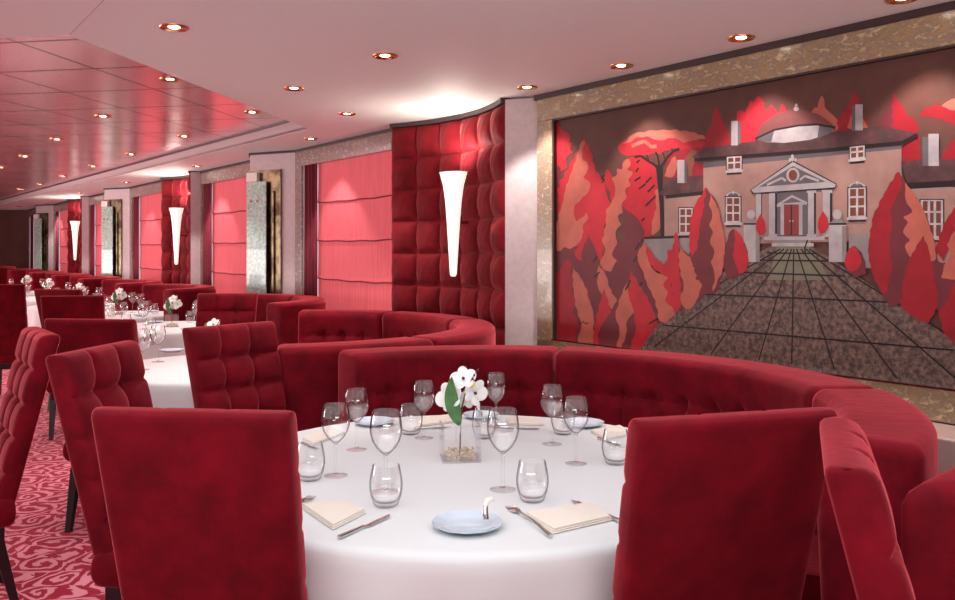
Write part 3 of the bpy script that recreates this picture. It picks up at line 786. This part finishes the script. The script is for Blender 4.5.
# ------------------------------------------------------------------ chairs
CT = 1.07
def make_chair():
    root = empty('dining_chair')
    bh = .66; bm = tuft_block(.46, bh, .075, 3, 5, .022)
    for v in bm.verts:
        z = v.co.z/bh
        v.co.y += .165*(1-z)**1.0
        v.co.x *= .93+.07*z
        v.co.z += CT-bh
    obj('backrest', bm, velvet, root, smooth=True)
    bm = tuft_block(.45, .47, .12, 1, 1, 0, .03, 20, 20)
    for v in bm.verts:
        x, y, z = v.co; v.co = (x*(1.0), z+.125, y+.40+.0)
    bmesh.ops.recalc_face_normals(bm, faces=bm.faces[:])
    obj('seat', bm, velvet, root, smooth=True)
    bm = bmesh.new(); box(bm, -.205, .205, .16, .57, .285, .345, .006); obj('seat_frame', bm, darkwood, root)
    for sx_ in (-1, 1):
        for fr in (0, 1):
            bm = bmesh.new(); x = sx_*.185; y = .54 if fr else .185
            top = [(x-.022, y-.022), (x+.022, y-.022), (x+.022, y+.022), (x-.022, y+.022)]
            dy = 0 if fr else -.07
            lo = [bm.verts.new((x+(px-x)*.62, y+(py-y)*.62+dy, 0)) for px, py in top]; hi = [bm.verts.new((px, py, .30)) for px, py in top]
            bm.faces.new(lo[::-1]); bm.faces.new(hi)
            for i in range(4): bm.faces.new((lo[i], lo[(i+1) % 4], hi[(i+1) % 4], hi[i]))
            obj('leg', bm, darkwood, root)
    return root
ch0 = make_chair(); chf = [True]
def chair(A, B, hint, label, zs=1.0):
    A = Vector(A); B = Vector(B); c = (A+B)/2; d = (B-A).normalized(); f = Vector((-d.y, d.x))
    if f.dot(Vector(hint)) < 0: f = -f
    o = ch0 if chf[0] else copy_tree(ch0); chf[0] = False
    o.location = (c.x, c.y, 0); o.rotation_euler = (0, 0, math.atan2(f.y, f.x)-PI/2)
    s = min(1.08, max(.93, (B-A).length/.47)); o.scale = (s, 1, zs)
    tag(o, label, 'chair', 'red velvet high-back dining chairs')
chair((-.792, 1.785), (-.388, 1.74), (.1, 1), 'red velvet chair showing its plain back in the left foreground')
chair((.300, 1.655), (.748, 1.785), (-.2, 1), 'red velvet chair showing its plain back at the right front of the round table')
chair((.562, 1.29), (.712, 1.685), (1, 0), 'red velvet chair seen edge-on at the lower right, beside the booth end')
chair((-1.335, 2.66), (-1.275, 3.13), (1, 0), 'tufted red velvet chair turned right, directly behind the left foreground chair')
chair((-1.66, 3.32), (-1.94, 3.70), (-1, -.4), 'red velvet chair seen sideways near the left edge, tufted front turned left')
chair((-2.095, 4.12), (-1.64, 4.07), (0, 1), 'red velvet chair with plain back beyond the two tufted chairs at left')
chair((-3.14, 6.16), (-2.77, 6.25), (0, 1), 'red velvet chair next behind the plain-backed chair that stands past the tufted chairs')
chair((-3.80, 7.3), (-3.36, 7.2), (0, 1), 'mostly hidden red velvet chair, third of the plain backs behind the tufted chairs')
chair((-4.60, 7.72), (-4.15, 7.8), (0, 1), 'tall red velvet chair with dark plain back cut by the left edge', 1.02)
chair((-1.25, 3.61), (-.960, 3.975), (.6, -.8), 'buttoned red velvet chair facing the camera beside the foreground booth')
chair((-2.156, 6.55), (-1.69, 6.55), (0, -1), 'small red velvet chair facing the camera in front of the nearest pier', 1.0)

# ------------------------------------------------------------------ booths
BT = .95
def arc_part(cx, cy, ri, ro, a0, a1, prof, name, m, parent, tuftf=None, rr=.035):
    """sweep closed profile of (q, z) with q in 0..1 from inner to outer radius"""
    bm = bmesh.new(); rm = (ri+ro)/2; L = abs(R(a1-a0))*rm
    n = max(8, int(L/.02)); th = []
    ends = [0, .08, .25, .55, 1.0]
    th = [e*rr/L for e in ends]+[rr/L+(1-2*rr/L)*i/n for i in range(1, n)]+[1-e*rr/L for e in ends[::-1]]
    cz = sum(p[1] for p in prof)/len(prof)
    rings = []
    for f in th:
        e = min(f, 1-f)*L
        ins = rr-math.sqrt(max(0, rr*rr-(rr-min(e, rr))**2))
        a = R(a0+(a1-a0)*f); ring = []
        for q, z in prof:
            r_ = ri+(ro-ri)*q
            hw = (ro-ri)/2
            r_ = rm+(r_-rm)*(1-ins/hw)
            zz = cz+(z-cz)*(1-ins/.45) if z > cz else z
            if tuftf: r_ += tuftf(f*L, q, z, min(e, .1)/.1)
            ring.append(bm.verts.new((r_*math.cos(a), r_*math.sin(a), zz)))
        rings.append(ring)
    k = len(prof)
    for a, b_ in zip(rings, rings[1:]):
        for i in range(k): bm.faces.new((a[i], a[(i+1) % k], b_[(i+1) % k], b_[i]))
    bm.faces.new(rings[0]); bm.faces.new(rings[-1][::-1])
    return obj(name, bm, m, parent, smooth=True)
def back_prof(bt=BT, fine=True):
    p = [(0.10, .40)]
    n = 26 if fine else 6
    for i in range(1, n): z = .40+(bt-.05-.40)*i/n; p.append((.10*(1-i/n), z))
    for i in range(7): a = PI-PI/2*i/6; p.append((.19+.19*math.cos(a), bt-.05+.05*math.sin(a)))
    for i in range(7): a = PI/2-PI/2*i/6; p.append((.84+.16*math.cos(a), bt-.04+.04*math.sin(a)))
    p += [(1, .7), (1, .4), (1, .09), (.3, .09)]
    return p
def booth(cx, cy, ri, ro, segs, label, seat=(.42, None), fine=True, grp='curved red velvet booths', bt=BT):
    root = empty('curved_booth', (cx, cy, 0)); tag(root, label, 'booth', grp)
    def tf(s, q, z, e):
        if q > .13 or z < .42 or z > .86: return 0
        pw = .165; u = s/pw; row = 0 if z > .60 else 1
        zb = .775
        du = abs(u-round(u))*pw
        g = math.exp(-(du/.013)**2)*(1 if z < zb else math.exp(-((z-zb)/.02)**2))
        # scalloped upper edge of the pads
        zs_ = zb+.02-.03*(2*du/pw-0)**0*(math.cos(PI*2*(u-round(u)))*.5)
        g2 = math.exp(-((z-(zb-.025+.03*(2*du/pw)))/.012)**2)
        bt_ = math.exp(-(du**2+(z-zb)**2)/.028**2)
        puff = (abs(math.sin(PI*u))**.7)*.014 if z < zb-.02 else 0
        return (.014*g+.012*g2+.024*bt_-puff)*e
    for a0, a1 in segs:
        arc_part(cx, cy, ri, ro, a0+.25, a1-.25, back_prof(bt, fine), 'backrest', velvet, root, tf if fine else None)
    A0, A1 = segs[0][0], segs[-1][1]
    sd = .46 if fine else .30
    arc_part(cx, cy, ri-sd, ri+.03, A0+(.5 if cx < 0 else 22), A1-.5, [(0, .31), (0, .40), (.03, .44), (.08, .46), (.5, .47), (1, .46), (1, .31)], 'seat', velvet, root, None, .03)
    arc_part(cx, cy, ri-sd+.06 if cx < 0 else ri-.1, ro-.03, A0+1.5, A1-1.5, [(0, .0), (0, .3), (.55, .3), (1, .088), (1, 0)], 'base', plinth, root, None, .01)
    return root
booth(.05, 2.80, 1.04, 1.29, [(-42, 0), (0, 74), (74, 123)], 'large curved red velvet booth around the foreground round table, below the mural')
booth(-1.22, 5.20, 1.09, 1.33, [(-105, -40), (-40, 20), (20, 62), (62, 96)][1:], 'curved red velvet booth with button row, just behind the foreground booth')
# near straight back of that booth
root = [o for o in C.objects if o.name.startswith('curved_booth')][-1]
arc_part(-1.22, 5.20, 1.09, 1.33, -77, -40.5, back_prof(), 'backrest', velvet, root, None)
blab = ['curved red velvet booth partly behind the small camera-facing chair, below the nearest pier',
        'curved red velvet booth behind the second orchid table, left of the small camera-facing chair',
        'curved red velvet booth with rounded end below the middle sconce',
        'curved red velvet booth left of the one below the middle sconce',
        'far curved red velvet booth below the second slanted pier',
        'far curved red velvet booth below the farthest sconce',
        'farthest but one red velvet booth near the wooden partition',
        'farthest red velvet booth beside the wooden partition']
B3 = (-2.35, 7.35)
booth(*B3, .80, 1.02, [(-38, 40), (40, 108)], blab[0], fine=False, bt=.98)
ts = [3.0, 4.85, 6.8, 8.65, 10.6, 12.9, 16.2]
for i, t in enumerate(ts):
    c = wp(t, 1.36)
    booth(c.x, c.y, .72, .91, [(-38, 40), (40, 97)], blab[i+1], fine=False, bt=1.03)
# booth end at the right edge of the photo
root = empty('booth_end', (1.4, 1.95, 0)); tag(root, 'red velvet booth end with dark front face at the right edge of the photo', 'booth')
bm = bmesh.new(); prism(bm, [(x-1.4, y-1.95) for x, y in ((.832, 1.70), (1.17, 2.02), (1.75, 2.22), (1.9, 1.69))], .09, .93, .045); obj('backrest', bm, velvet, root, smooth=True)
bm = bmesh.new(); prism(bm, [(x-1.4, y-1.95) for x, y in ((.97, 1.78), (1.22, 2.0), (1.7, 2.15), (1.8, 1.76))], .0, .089); obj('base', bm, plinth, root)

# ------------------------------------------------------------------ tables and cloths
TZ = .75
def cloth_bm(r_, drop=.25, amp=.018, k=22):
    bm = bmesh.new(); n = 144; prof = [(0, 0), (r_*.5, 0), (r_-.03, 0), (r_-.012, -.002), (r_-.003, -.008), (r_+.003, -.02)]
    for i in range(1, 9): prof.append((r_+.003+.004*i/8, -.02-(drop-.02)*i/8))
    rings = []
    ph = [random.uniform(0, 6.28) for _ in range(4)]
    for rad, z in prof:
        if rad == 0: rings.append([bm.verts.new((0, 0, z))]); continue
        f = max(0, (-z-.02)/(drop-.02)); ring = []
        for i in range(n):
            a = 2*PI*i/n
            dr = amp*f*(math.sin(k*a+ph[0])*.6+math.sin((k*.5+1)*a+ph[1])*.6+.5)
            ring.append(bm.verts.new(((rad+dr)*math.cos(a), (rad+dr)*math.sin(a), z+.0)))
        rings.append(ring)
    for a, b_ in zip(rings, rings[1:]):
        for i in range(n):
            j = (i+1) % n
            if len(a) == 1: bm.faces.new((a[0], b_[i], b_[j]))
            else: bm.faces.new((a[i], b_[i], b_[j], a[j]))
    return bm
def table(x, y, r_, tl, cl, k=22):
    t = empty('round_table', (x, y, 0)); tag(t, tl, 'table', 'round dining tables')
    bm = bmesh.new(); lathe(bm, [(0, .71), (r_-.03, .71), (r_-.02, .715), (r_-.02, .738), (r_-.03, .742), (0, .742)], 64); obj('table_top', bm, darkwood, t, smooth=True)
    bm = bmesh.new(); lathe(bm, [(0, .03), (.05, .03), (.04, .3), (.045, .709), (0, .709)], 24); obj('pedestal', bm, darkwood, t, smooth=True)
    bm = bmesh.new(); lathe(bm, [(0, 0), (.25, 0), (.25, .015), (.06, .03), (0, .03)], 32); obj('foot', bm, darkwood, t, smooth=True)
    o = obj('tablecloth', cloth_bm(r_, .25, .018, k), cloth_m, smooth=True)
    md = o.modifiers.new('solid', 'SOLIDIFY'); md.thickness = .002; md.offset = -1
    o.location = (x, y, TZ); tag(o, cl, 'tablecloth', 'white round tablecloths')
table(-.02, 2.60, .79, 'large round table under the white cloth in the foreground', 'smooth white tablecloth on the large foreground table')
TBL = [(-1.45, 4.79, .63, 'second round table, behind the buttoned chair'), (-2.62, 7.28, .60, 'third round table, with the orchid left of the small camera-facing chair'),
       (-3.66, 8.66, .55, 'fourth round table, with a cluster of glasses'), (-4.72, 10.05, .54, 'fifth round table in the row towards the far end'),
       (-5.9, 11.68, .55, 'sixth round table, near the left edge'), (-7.0, 13.2, .55, 'farthest round table before the wooden partition')]
for x, y, r_, lb in TBL:
    table(x, y, r_, lb, 'white cloth on the ' + lb, 16)

# ------------------------------------------------------------------ tableware
def make_wine():
    root = empty('wine_glass')
    bm = bmesh.new()
    o_ = [(.004, .096), (.012, .101), (.026, .115), (.037, .134), (.0425, .155), (.043, .168), (.0405, .188), (.0365, .208), (.0355, .212)]
    lathe(bm, [(0, .094)]+o_+[(r_-.0009, h) for r_, h in o_[::-1][:-1]]+[(0, .099)], 28); obj('bowl', bm, glass_m, root, smooth=True)
    bm = bmesh.new(); lathe(bm, [(0, .006), (.0075, .0065), (.0042, .018), (.0036, .05), (.0045, .085), (.007, .095), (0, .096)], 14); obj('stem', bm, glass_m, root, smooth=True)
    bm = bmesh.new(); lathe(bm, [(0, 0), (.0345, 0), (.0355, .0012), (.033, .0022), (.012, .005), (0, .0065)], 28); obj('foot', bm, glass_f, root, smooth=True)
    return root
def make_tumbler():
    bm = bmesh.new(); o_ = [(.026, 0), (.031, .004), (.0385, .025), (.0425, .045), (.0425, .060), (.039, .082), (.0345, .104)]
    lathe(bm, [(0, 0)]+o_+[(r_-.001, h) for r_, h in o_[::-1][:-2]]+[(.028, .012), (0, .009)], 28)
    return obj('water_glass', bm, glass_m, smooth=True)
wine0 = make_wine(); tumb0 = make_tumbler(); wf = [True]; tf_ = [True]
def at(px, py, z=TZ):
    d = F*(EYE-z)/(py-250.5); return Vector(((px-477.5)/F*d, d, z))
def put_wine(p, label, grp='stemmed wine glasses', s=1.0):
    o = wine0 if wf[0] else copy_tree(wine0); wf[0] = False
    o.location = p; o.rotation_euler = (0, 0, random.uniform(0, 6)); o.scale = (s, s, s); tag(o, label, 'glass', grp)
def put_tumb(p, label, grp='stemless water glasses', s=1.0):
    o = tumb0 if tf_[0] else copy_tree(tumb0); tf_[0] = False
    o.location = p; o.scale = (s, s, s); tag(o, label, 'glass', grp)
Z1 = TZ+.001
for px, py, s, lb in ((335.7,476,.97,'wine glass at the left of the foreground table, behind the left napkin'),(356.7,450,.93,'wine glass at the left back, above the left napkin setting'),
                   (424,438.5,.93,'wine glass at the back of the table left of the orchid'),(386,492,1.03,'large wine glass directly behind the water glass at left centre'),
                   (496,427,.93,'wine glass at the back of the table just right of the orchid'),(503,490,1.03,'large wine glass right of the square vase, in front'),
                   (552,444.5,.93,'wine glass at the back right, left one of the pair there'),(576,464,.95,'wine glass at the back right, right one of the pair there')):
    p = at(px, py); p.z = Z1; put_wine(p, lb, s=s)
for px, py, lb in ((310,480,'water glass at the left edge of the table beside the foreground chair'),(386,506,'water glass at left centre in front of the large wine glass'),
                   (410.7,434,'water glass at the back left of the table by the blue plate'),(484,438,'water glass at the back directly behind the square vase'),
                   (532.4,501,'water glass in front centre, right of the large wine glass'),(563,434,'water glass at the back right hidden behind two wine glasses'),
                   (615.7,464,'water glass at the right side of the table by the foreground chair')):
    p = at(px, py); p.z = Z1; put_tumb(p, lb)

def plate(p, r_, label):
    bm = bmesh.new(); n = 72
    prof = [(0, .004), (r_*.62, .004), (r_*.70, .008), (r_*.98, .015), (r_, .016), (r_*.985, .0125), (r_*.7, .004), (r_*.6, 0), (0, 0)]
    rings = []
    for a, h in prof:
        if a == 0: rings.append([bm.verts.new((0, 0, h))]); continue
        rings.append([bm.verts.new((a*(1+.018*max(0, a/r_-.75)*4*math.cos(12*2*PI*i/n))*math.cos(2*PI*i/n), a*(1+.018*max(0, a/r_-.75)*4*math.cos(12*2*PI*i/n))*math.sin(2*PI*i/n), h)) for i in range(n)])
    for a, b_ in zip(rings, rings[1:]):
        for i in range(n):
            j = (i+1) % n
            if len(a) == 1: bm.faces.new((a[0], b_[i], b_[j]))
            elif len(b_) == 1: bm.faces.new((a[i], b_[0], a[j]))
            else: bm.faces.new((a[i], b_[i], b_[j], a[j]))
    o = obj('bread_plate', bm, plate_m, smooth=True); o.location = p; tag(o, label, 'plate', 'pale blue side plates'); return o
for px, py, r_, lb in ((467.5,528,.083,'pale blue scalloped side plate at the front centre of the table'),(374,424.5,.075,'pale blue side plate at the back left of the table'),
                       (481,418,.07,'pale blue side plate at the back centre behind the orchid'),(583,426,.078,'pale blue side plate at the back right of the table')):
    p = at(px, py); p.z = Z1; plate(p, r_, lb)
# small silver and cream spreader standing on the front plate
p = at(486, 527); p.z = TZ+.010
def spreader(p, label, tilt=0):
    root = empty('butter_spreader', p, tilt); tag(root, label, 'spreader', 'silver butter spreaders')
    bm = bmesh.new(); tube(bm, [(0, 0, .0075), (-.002, .004, .022), (-.001, .012, .038)], [.0075, .0075, .006], 10); obj('handle', bm, steel, root, smooth=True)
    bm = bmesh.new(); tube(bm, [(-.001, .0115, .037), (.004, .016, .048), (.014, .02, .050), (.020, .023, .046)], [.0065, .008, .006, .003], 10); obj('tip', bm, butter_m, root, smooth=True)
spreader(p, 'small silver and cream spreader standing on the front side plate')
p = at(481, 420); p.z = TZ+.010
spreader(p, 'small silver spreader on the plate at the back behind the orchid', 1)

def napkin(cs, label, layers=3):
    """folded napkin from four ground corners in order"""
    cs = [at(*c) for c in cs]; o_c = sum(cs, Vector())/4
    root = empty('folded_napkin', (o_c.x, o_c.y, Z1)); tag(root, label, 'napkin', 'folded cream napkins')
    for k in range(layers):
        bm = bmesh.new(); s = 1-.03*k
        pts = [((c.x-o_c.x)*s, (c.y-o_c.y)*s) for c in cs]
        prism(bm, pts, .0005+k*.0042, .0042+k*.0042, .0016)
        for v in bm.verts: v.co.z += .0012*math.sin(v.co.x*40)*0
        obj('fold', bm, napkin_m, root, smooth=True)
def cut_to(a, b_):
    a = at(*a); b_ = at(*b_); return a, b_
def fork(a, b_, label):
    a, b_ = cut_to(a, b_); d = b_-a; L = d.length
    root = empty('fork', (a.x, a.y, Z1), math.atan2(d.y, d.x)); tag(root, label, 'fork', 'silver forks')
    bm = bmesh.new(); hz = .004
    pts = [(.055, 0), (.075, 0), (L*.7, 0), (L, 0)]
    tube(bm, [(.05, 0, .010), (.075, 0, .009), (L*.6, 0, .012), (L*.85, 0, .008), (L, 0, .0055)], [.004, .0028, .0028, .0042, .005], 8)
    prism(bm, [(.038, -.0125), (.052, -.011), (.060, -.004), (.060, .004), (.052, .011), (.038, .0125)], .004, .0062)
    obj('handle', bm, steel, root)
    for i in range(4):
        bm = bmesh.new(); y = -.0105+.007*i; tube(bm, [(.038, y, .005), (.018, y, .003), (0, y*.95, .0045)], [.0019, .0018, .0012], 6); obj('tine', bm, steel, root)
def knife(a, b_, label, lift=0.0):
    a, b_ = cut_to(a, b_); d = b_-a; L = d.length
    root = empty('knife', (a.x, a.y, Z1+lift), math.atan2(d.y, d.x)); tag(root, label, 'knife', 'silver knives')
    bm = bmesh.new(); tube(bm, [(0, 0, .0055), (L*.2, 0, .005), (L*.45, 0, .005)], [.0055, .005, .0035], 8); obj('handle', bm, steel, root, smooth=True)
    bm = bmesh.new(); prism(bm, [(L*.45, -.004), (L*.5, -.009), (L*.9, -.009), (L, .003), (L*.95, .006), (L*.45, .004)], .002, .0038); obj('blade', bm, steel, root)
napkin([(523,517),(592,506),(613,521),(553,535)], 'folded cream napkin at the front right of the table')
fork((509,507.5), (551,539), 'silver fork left of the front right napkin')
knife((622,524.5), (572,501.5), 'silver knife lying behind the front right napkin')
napkin([(300,508),(345,504),(366,514),(333,531),(300,533)][:4], 'folded cream napkin at the front left of the table')
fork((312,498), (290,512), 'silver fork tips showing behind the front left napkin')
knife((339,540), (391,516), 'silver knife in front of the front left napkin')
napkin([(416,420),(452,416),(455,423),(418,427)], 'folded cream napkin at the back left of the orchid', 2)
napkin([(506,419),(538,420),(545,426),(508,425)], 'folded cream napkin at the back right of the orchid', 2)
napkin([(590,432),(620,427),(634,435),(606,441)], 'folded cream napkin at the right back of the table near the booth', 2)
napkin([(302,440),(330,430),(345,434),(314,446)], 'folded cream napkin at the left back of the table near the booth end', 2)
knife((598,440), (620,446.5), 'silver knife beside the right back napkin')
knife((302,445), (318,450), 'silver knife beside the left back napkin')
knife((500,428.5), (540,430), 'silver knife in front of the napkin at the back right of the orchid')
knife((414,430), (452,428), 'silver knife in front of the napkin at the back left of the orchid')

# vase with gravel and orchid
def make_vase(s=.118, h=.11):
    bm = bmesh.new(); a = s/2; t_ = .005
    box(bm, -a, a, -a, a, 0, .006)
    for x0, x1, y0, y1 in ((-a, a, -a, -a+t_), (-a, a, a-t_, a), (-a, -a+t_, -a+t_, a-t_), (a-t_, a, -a+t_, a-t_)): box(bm, x0, x1, y0, y1, .006, h)
    return obj('glass_vase', bm, glass_f)
def make_gravel(s=.104):
    bm = bmesh.new()
    for i in range(190):
        r_ = random.uniform(.0028, .0055); a = s/2-.006
        x, y = random.uniform(-a, a), random.uniform(-a, a); z = .010+random.uniform(0, .014)+.006*(1-abs(x)/a)
        ell(bm, Vector((x, y, z)), r_, r_*.8, r_*.7, None, 6, 4)
    return obj('gold_gravel', bm, gravel_m)
def flower_bm(c, nrm, s, petals):
    nrm = Vector(nrm).normalized(); q = Vector((0, 0, 1)).rotation_difference(nrm)
    for ang_, l, wd in petals:
        a = R(ang_); d = Vector((math.cos(a), math.sin(a), 0))
        rot = (q.to_matrix() @ Matrix.Rotation(a, 3, 'Z') @ Matrix.Rotation(-.25, 3, 'Y'))
        ell(bm_cur[0], Vector(c)+(q @ (d*s*l*.55+Vector((0, 0, .10*s)))), s*l*.55, s*wd*.60, s*.05, rot, 14, 8)
bm_cur = [None]
def make_orchid():
    root = empty('orchid')
    bm = bmesh.new(); tube(bm, [(0, 0, .015), (.001, 0, .07), (.003, .002, .12), (.006, 0, .16), (.016, 0, .20), (.028, -.010, .232), (.036, -.012, .250), (.048, -.012, .268)], [.0028, .0026, .0025, .0024, .002, .0016, .0013, .001], 8); obj('stem', bm, stem_m, root, smooth=True)
    bm = bmesh.new()  # leaf
    n = 14; rows = []
    for i in range(n+1):
        f = i/n; wd = .022*math.sin(PI*min(1, f**.8))**.8+.001
        z = .105+.155*f; x = -.004-.022*math.sin(f*2.2)-.004*f
        rows.append([bm.verts.new((x+dx*wd, -.012-.010*f+.006*abs(dx)*-1, z)) for dx in (-1, -.5, 0, .5, 1)])
    for a, b_ in zip(rows, rows[1:]):
        for i in range(4): bm.faces.new((a[i], a[i+1], b_[i+1], b_[i]))
    lf = obj('leaf', bm, leaf_m, root, smooth=True); md = lf.modifiers.new('s', 'SOLIDIFY'); md.thickness = .0015
    P5 = [(90, 1.0, .72), (18, 1.0, .95), (162, 1.0, .95), (234, .9, .62), (306, .9, .62)]
    for c, nr, s in (((-.030, .004, .190), (-.65, -1, .35), .046), ((.012, .004, .246), (-.25, -1, .75), .040), ((.044, .008, .205), (.55, -1, -.15), .042), ((.018, .014, .185), (.1, -1, -.5), .036)):
        bm = bmesh.new(); bm_cur[0] = bm; flower_bm(c, nr, s, P5); f_ = obj('flower', bm, petal_m, root, smooth=True)
        bm = bmesh.new(); nv = Vector(nr).normalized(); ell(bm, Vector(c)+nv*s*.22, s*.13, s*.13, s*.13, None, 8, 6); obj('lip', bm, yellow_m if s < .037 else stem_m, f_, smooth=True)
    bm = bmesh.new(); ell(bm, Vector((.038, -.012, .232)), .009, .007, .009); obj('bud', bm, yellow_m, root, smooth=True)
    bm = bmesh.new()
    for c in ((.050, -.012, .272), (.056, -.012, .278), (.044, -.012, .262), (.040, -.012, .25)): ell(bm, Vector(c), .0035, .003, .0045, None, 6, 5)
    obj('bud', bm, stem_m, root, smooth=True)
    return root
v0 = make_vase(); g0 = make_gravel(); o0 = make_orchid(); vf = [True]
def centrepiece(x, y, rz, where, s=1.0):
    a = v0 if vf[0] else copy_tree(v0); g = g0 if vf[0] else copy_tree(g0); q = o0 if vf[0] else copy_tree(o0); vf[0] = False
    for e in (a, g, q): e.location = (x, y, Z1+(0.0 if e is not g else .0)); e.rotation_euler = (0, 0, rz); e.scale = (s, s, s)
    q.rotation_euler = (0, 0, rz*.3)
    tag(a, 'square clear glass vase on the ' + where, 'vase', 'square glass vases')
    tag(g, 'gold gravel in the glass vase on the ' + where, 'gravel', 'gravel in the vases', 'stuff')
    tag(q, 'white orchid with a green leaf on the ' + where, 'flower', 'white orchids')
p = at(460, 459)
centrepiece(p.x, p.y, R(8), 'large foreground table')
FR = ['second table behind the buttoned chair', 'third table by the small camera-facing chair', 'fourth table from the camera', 'fifth table from the camera', 'sixth table from the camera', 'farthest table from the camera']
for i, (x, y, r_, lb) in enumerate(TBL):
    centrepiece(x+(.02 if i else -.03), y-(.05 if i else .06), R(20*i), FR[i], .95)
    if i == 0:
        a_ = at(158, 362); a_.z = Z1; put_wine(a_, 'wine glass on the second table, left of the buttoned chair'); a_ = at(143, 370); a_.z = Z1; put_wine(a_, 'wine glass at the near left of the second table')
        a_ = at(150, 345); a_.z = Z1; put_tumb(a_, 'water glass at the far left of the second table'); a_ = at(172, 352); a_.z = Z1; plate(a_, .08, 'pale blue side plate on the second table, left of the buttoned chair')
        continue
    n = 4 if i < 5 else 2
    for k in range(n):
        a = 2*PI*(k+.5)/n+.3*i
        wx, wy = x+(r_-.30)*math.cos(a), y+(r_-.30)*math.sin(a)
        side = ('far ' if wy > y else 'near ')+('window' if wx > x else 'aisle')
        put_wine(Vector((wx, wy, Z1)), 'wine glass, %s side, %s' % (side, FR[i]))
        a2 = a+.42
        put_tumb(Vector((x+(r_-.2)*math.cos(a2), y+(r_-.2)*math.sin(a2), Z1)), 'water glass, %s side, %s' % (side, FR[i]))
        if i < 4:
            a3 = a-.42
            plate(Vector((x+(r_-.16)*math.cos(a3), y+(r_-.16)*math.sin(a3), Z1)), .07, 'side plate, %s side, %s' % (side, FR[i]))
sc.cycles.transparent_max_bounces = 24
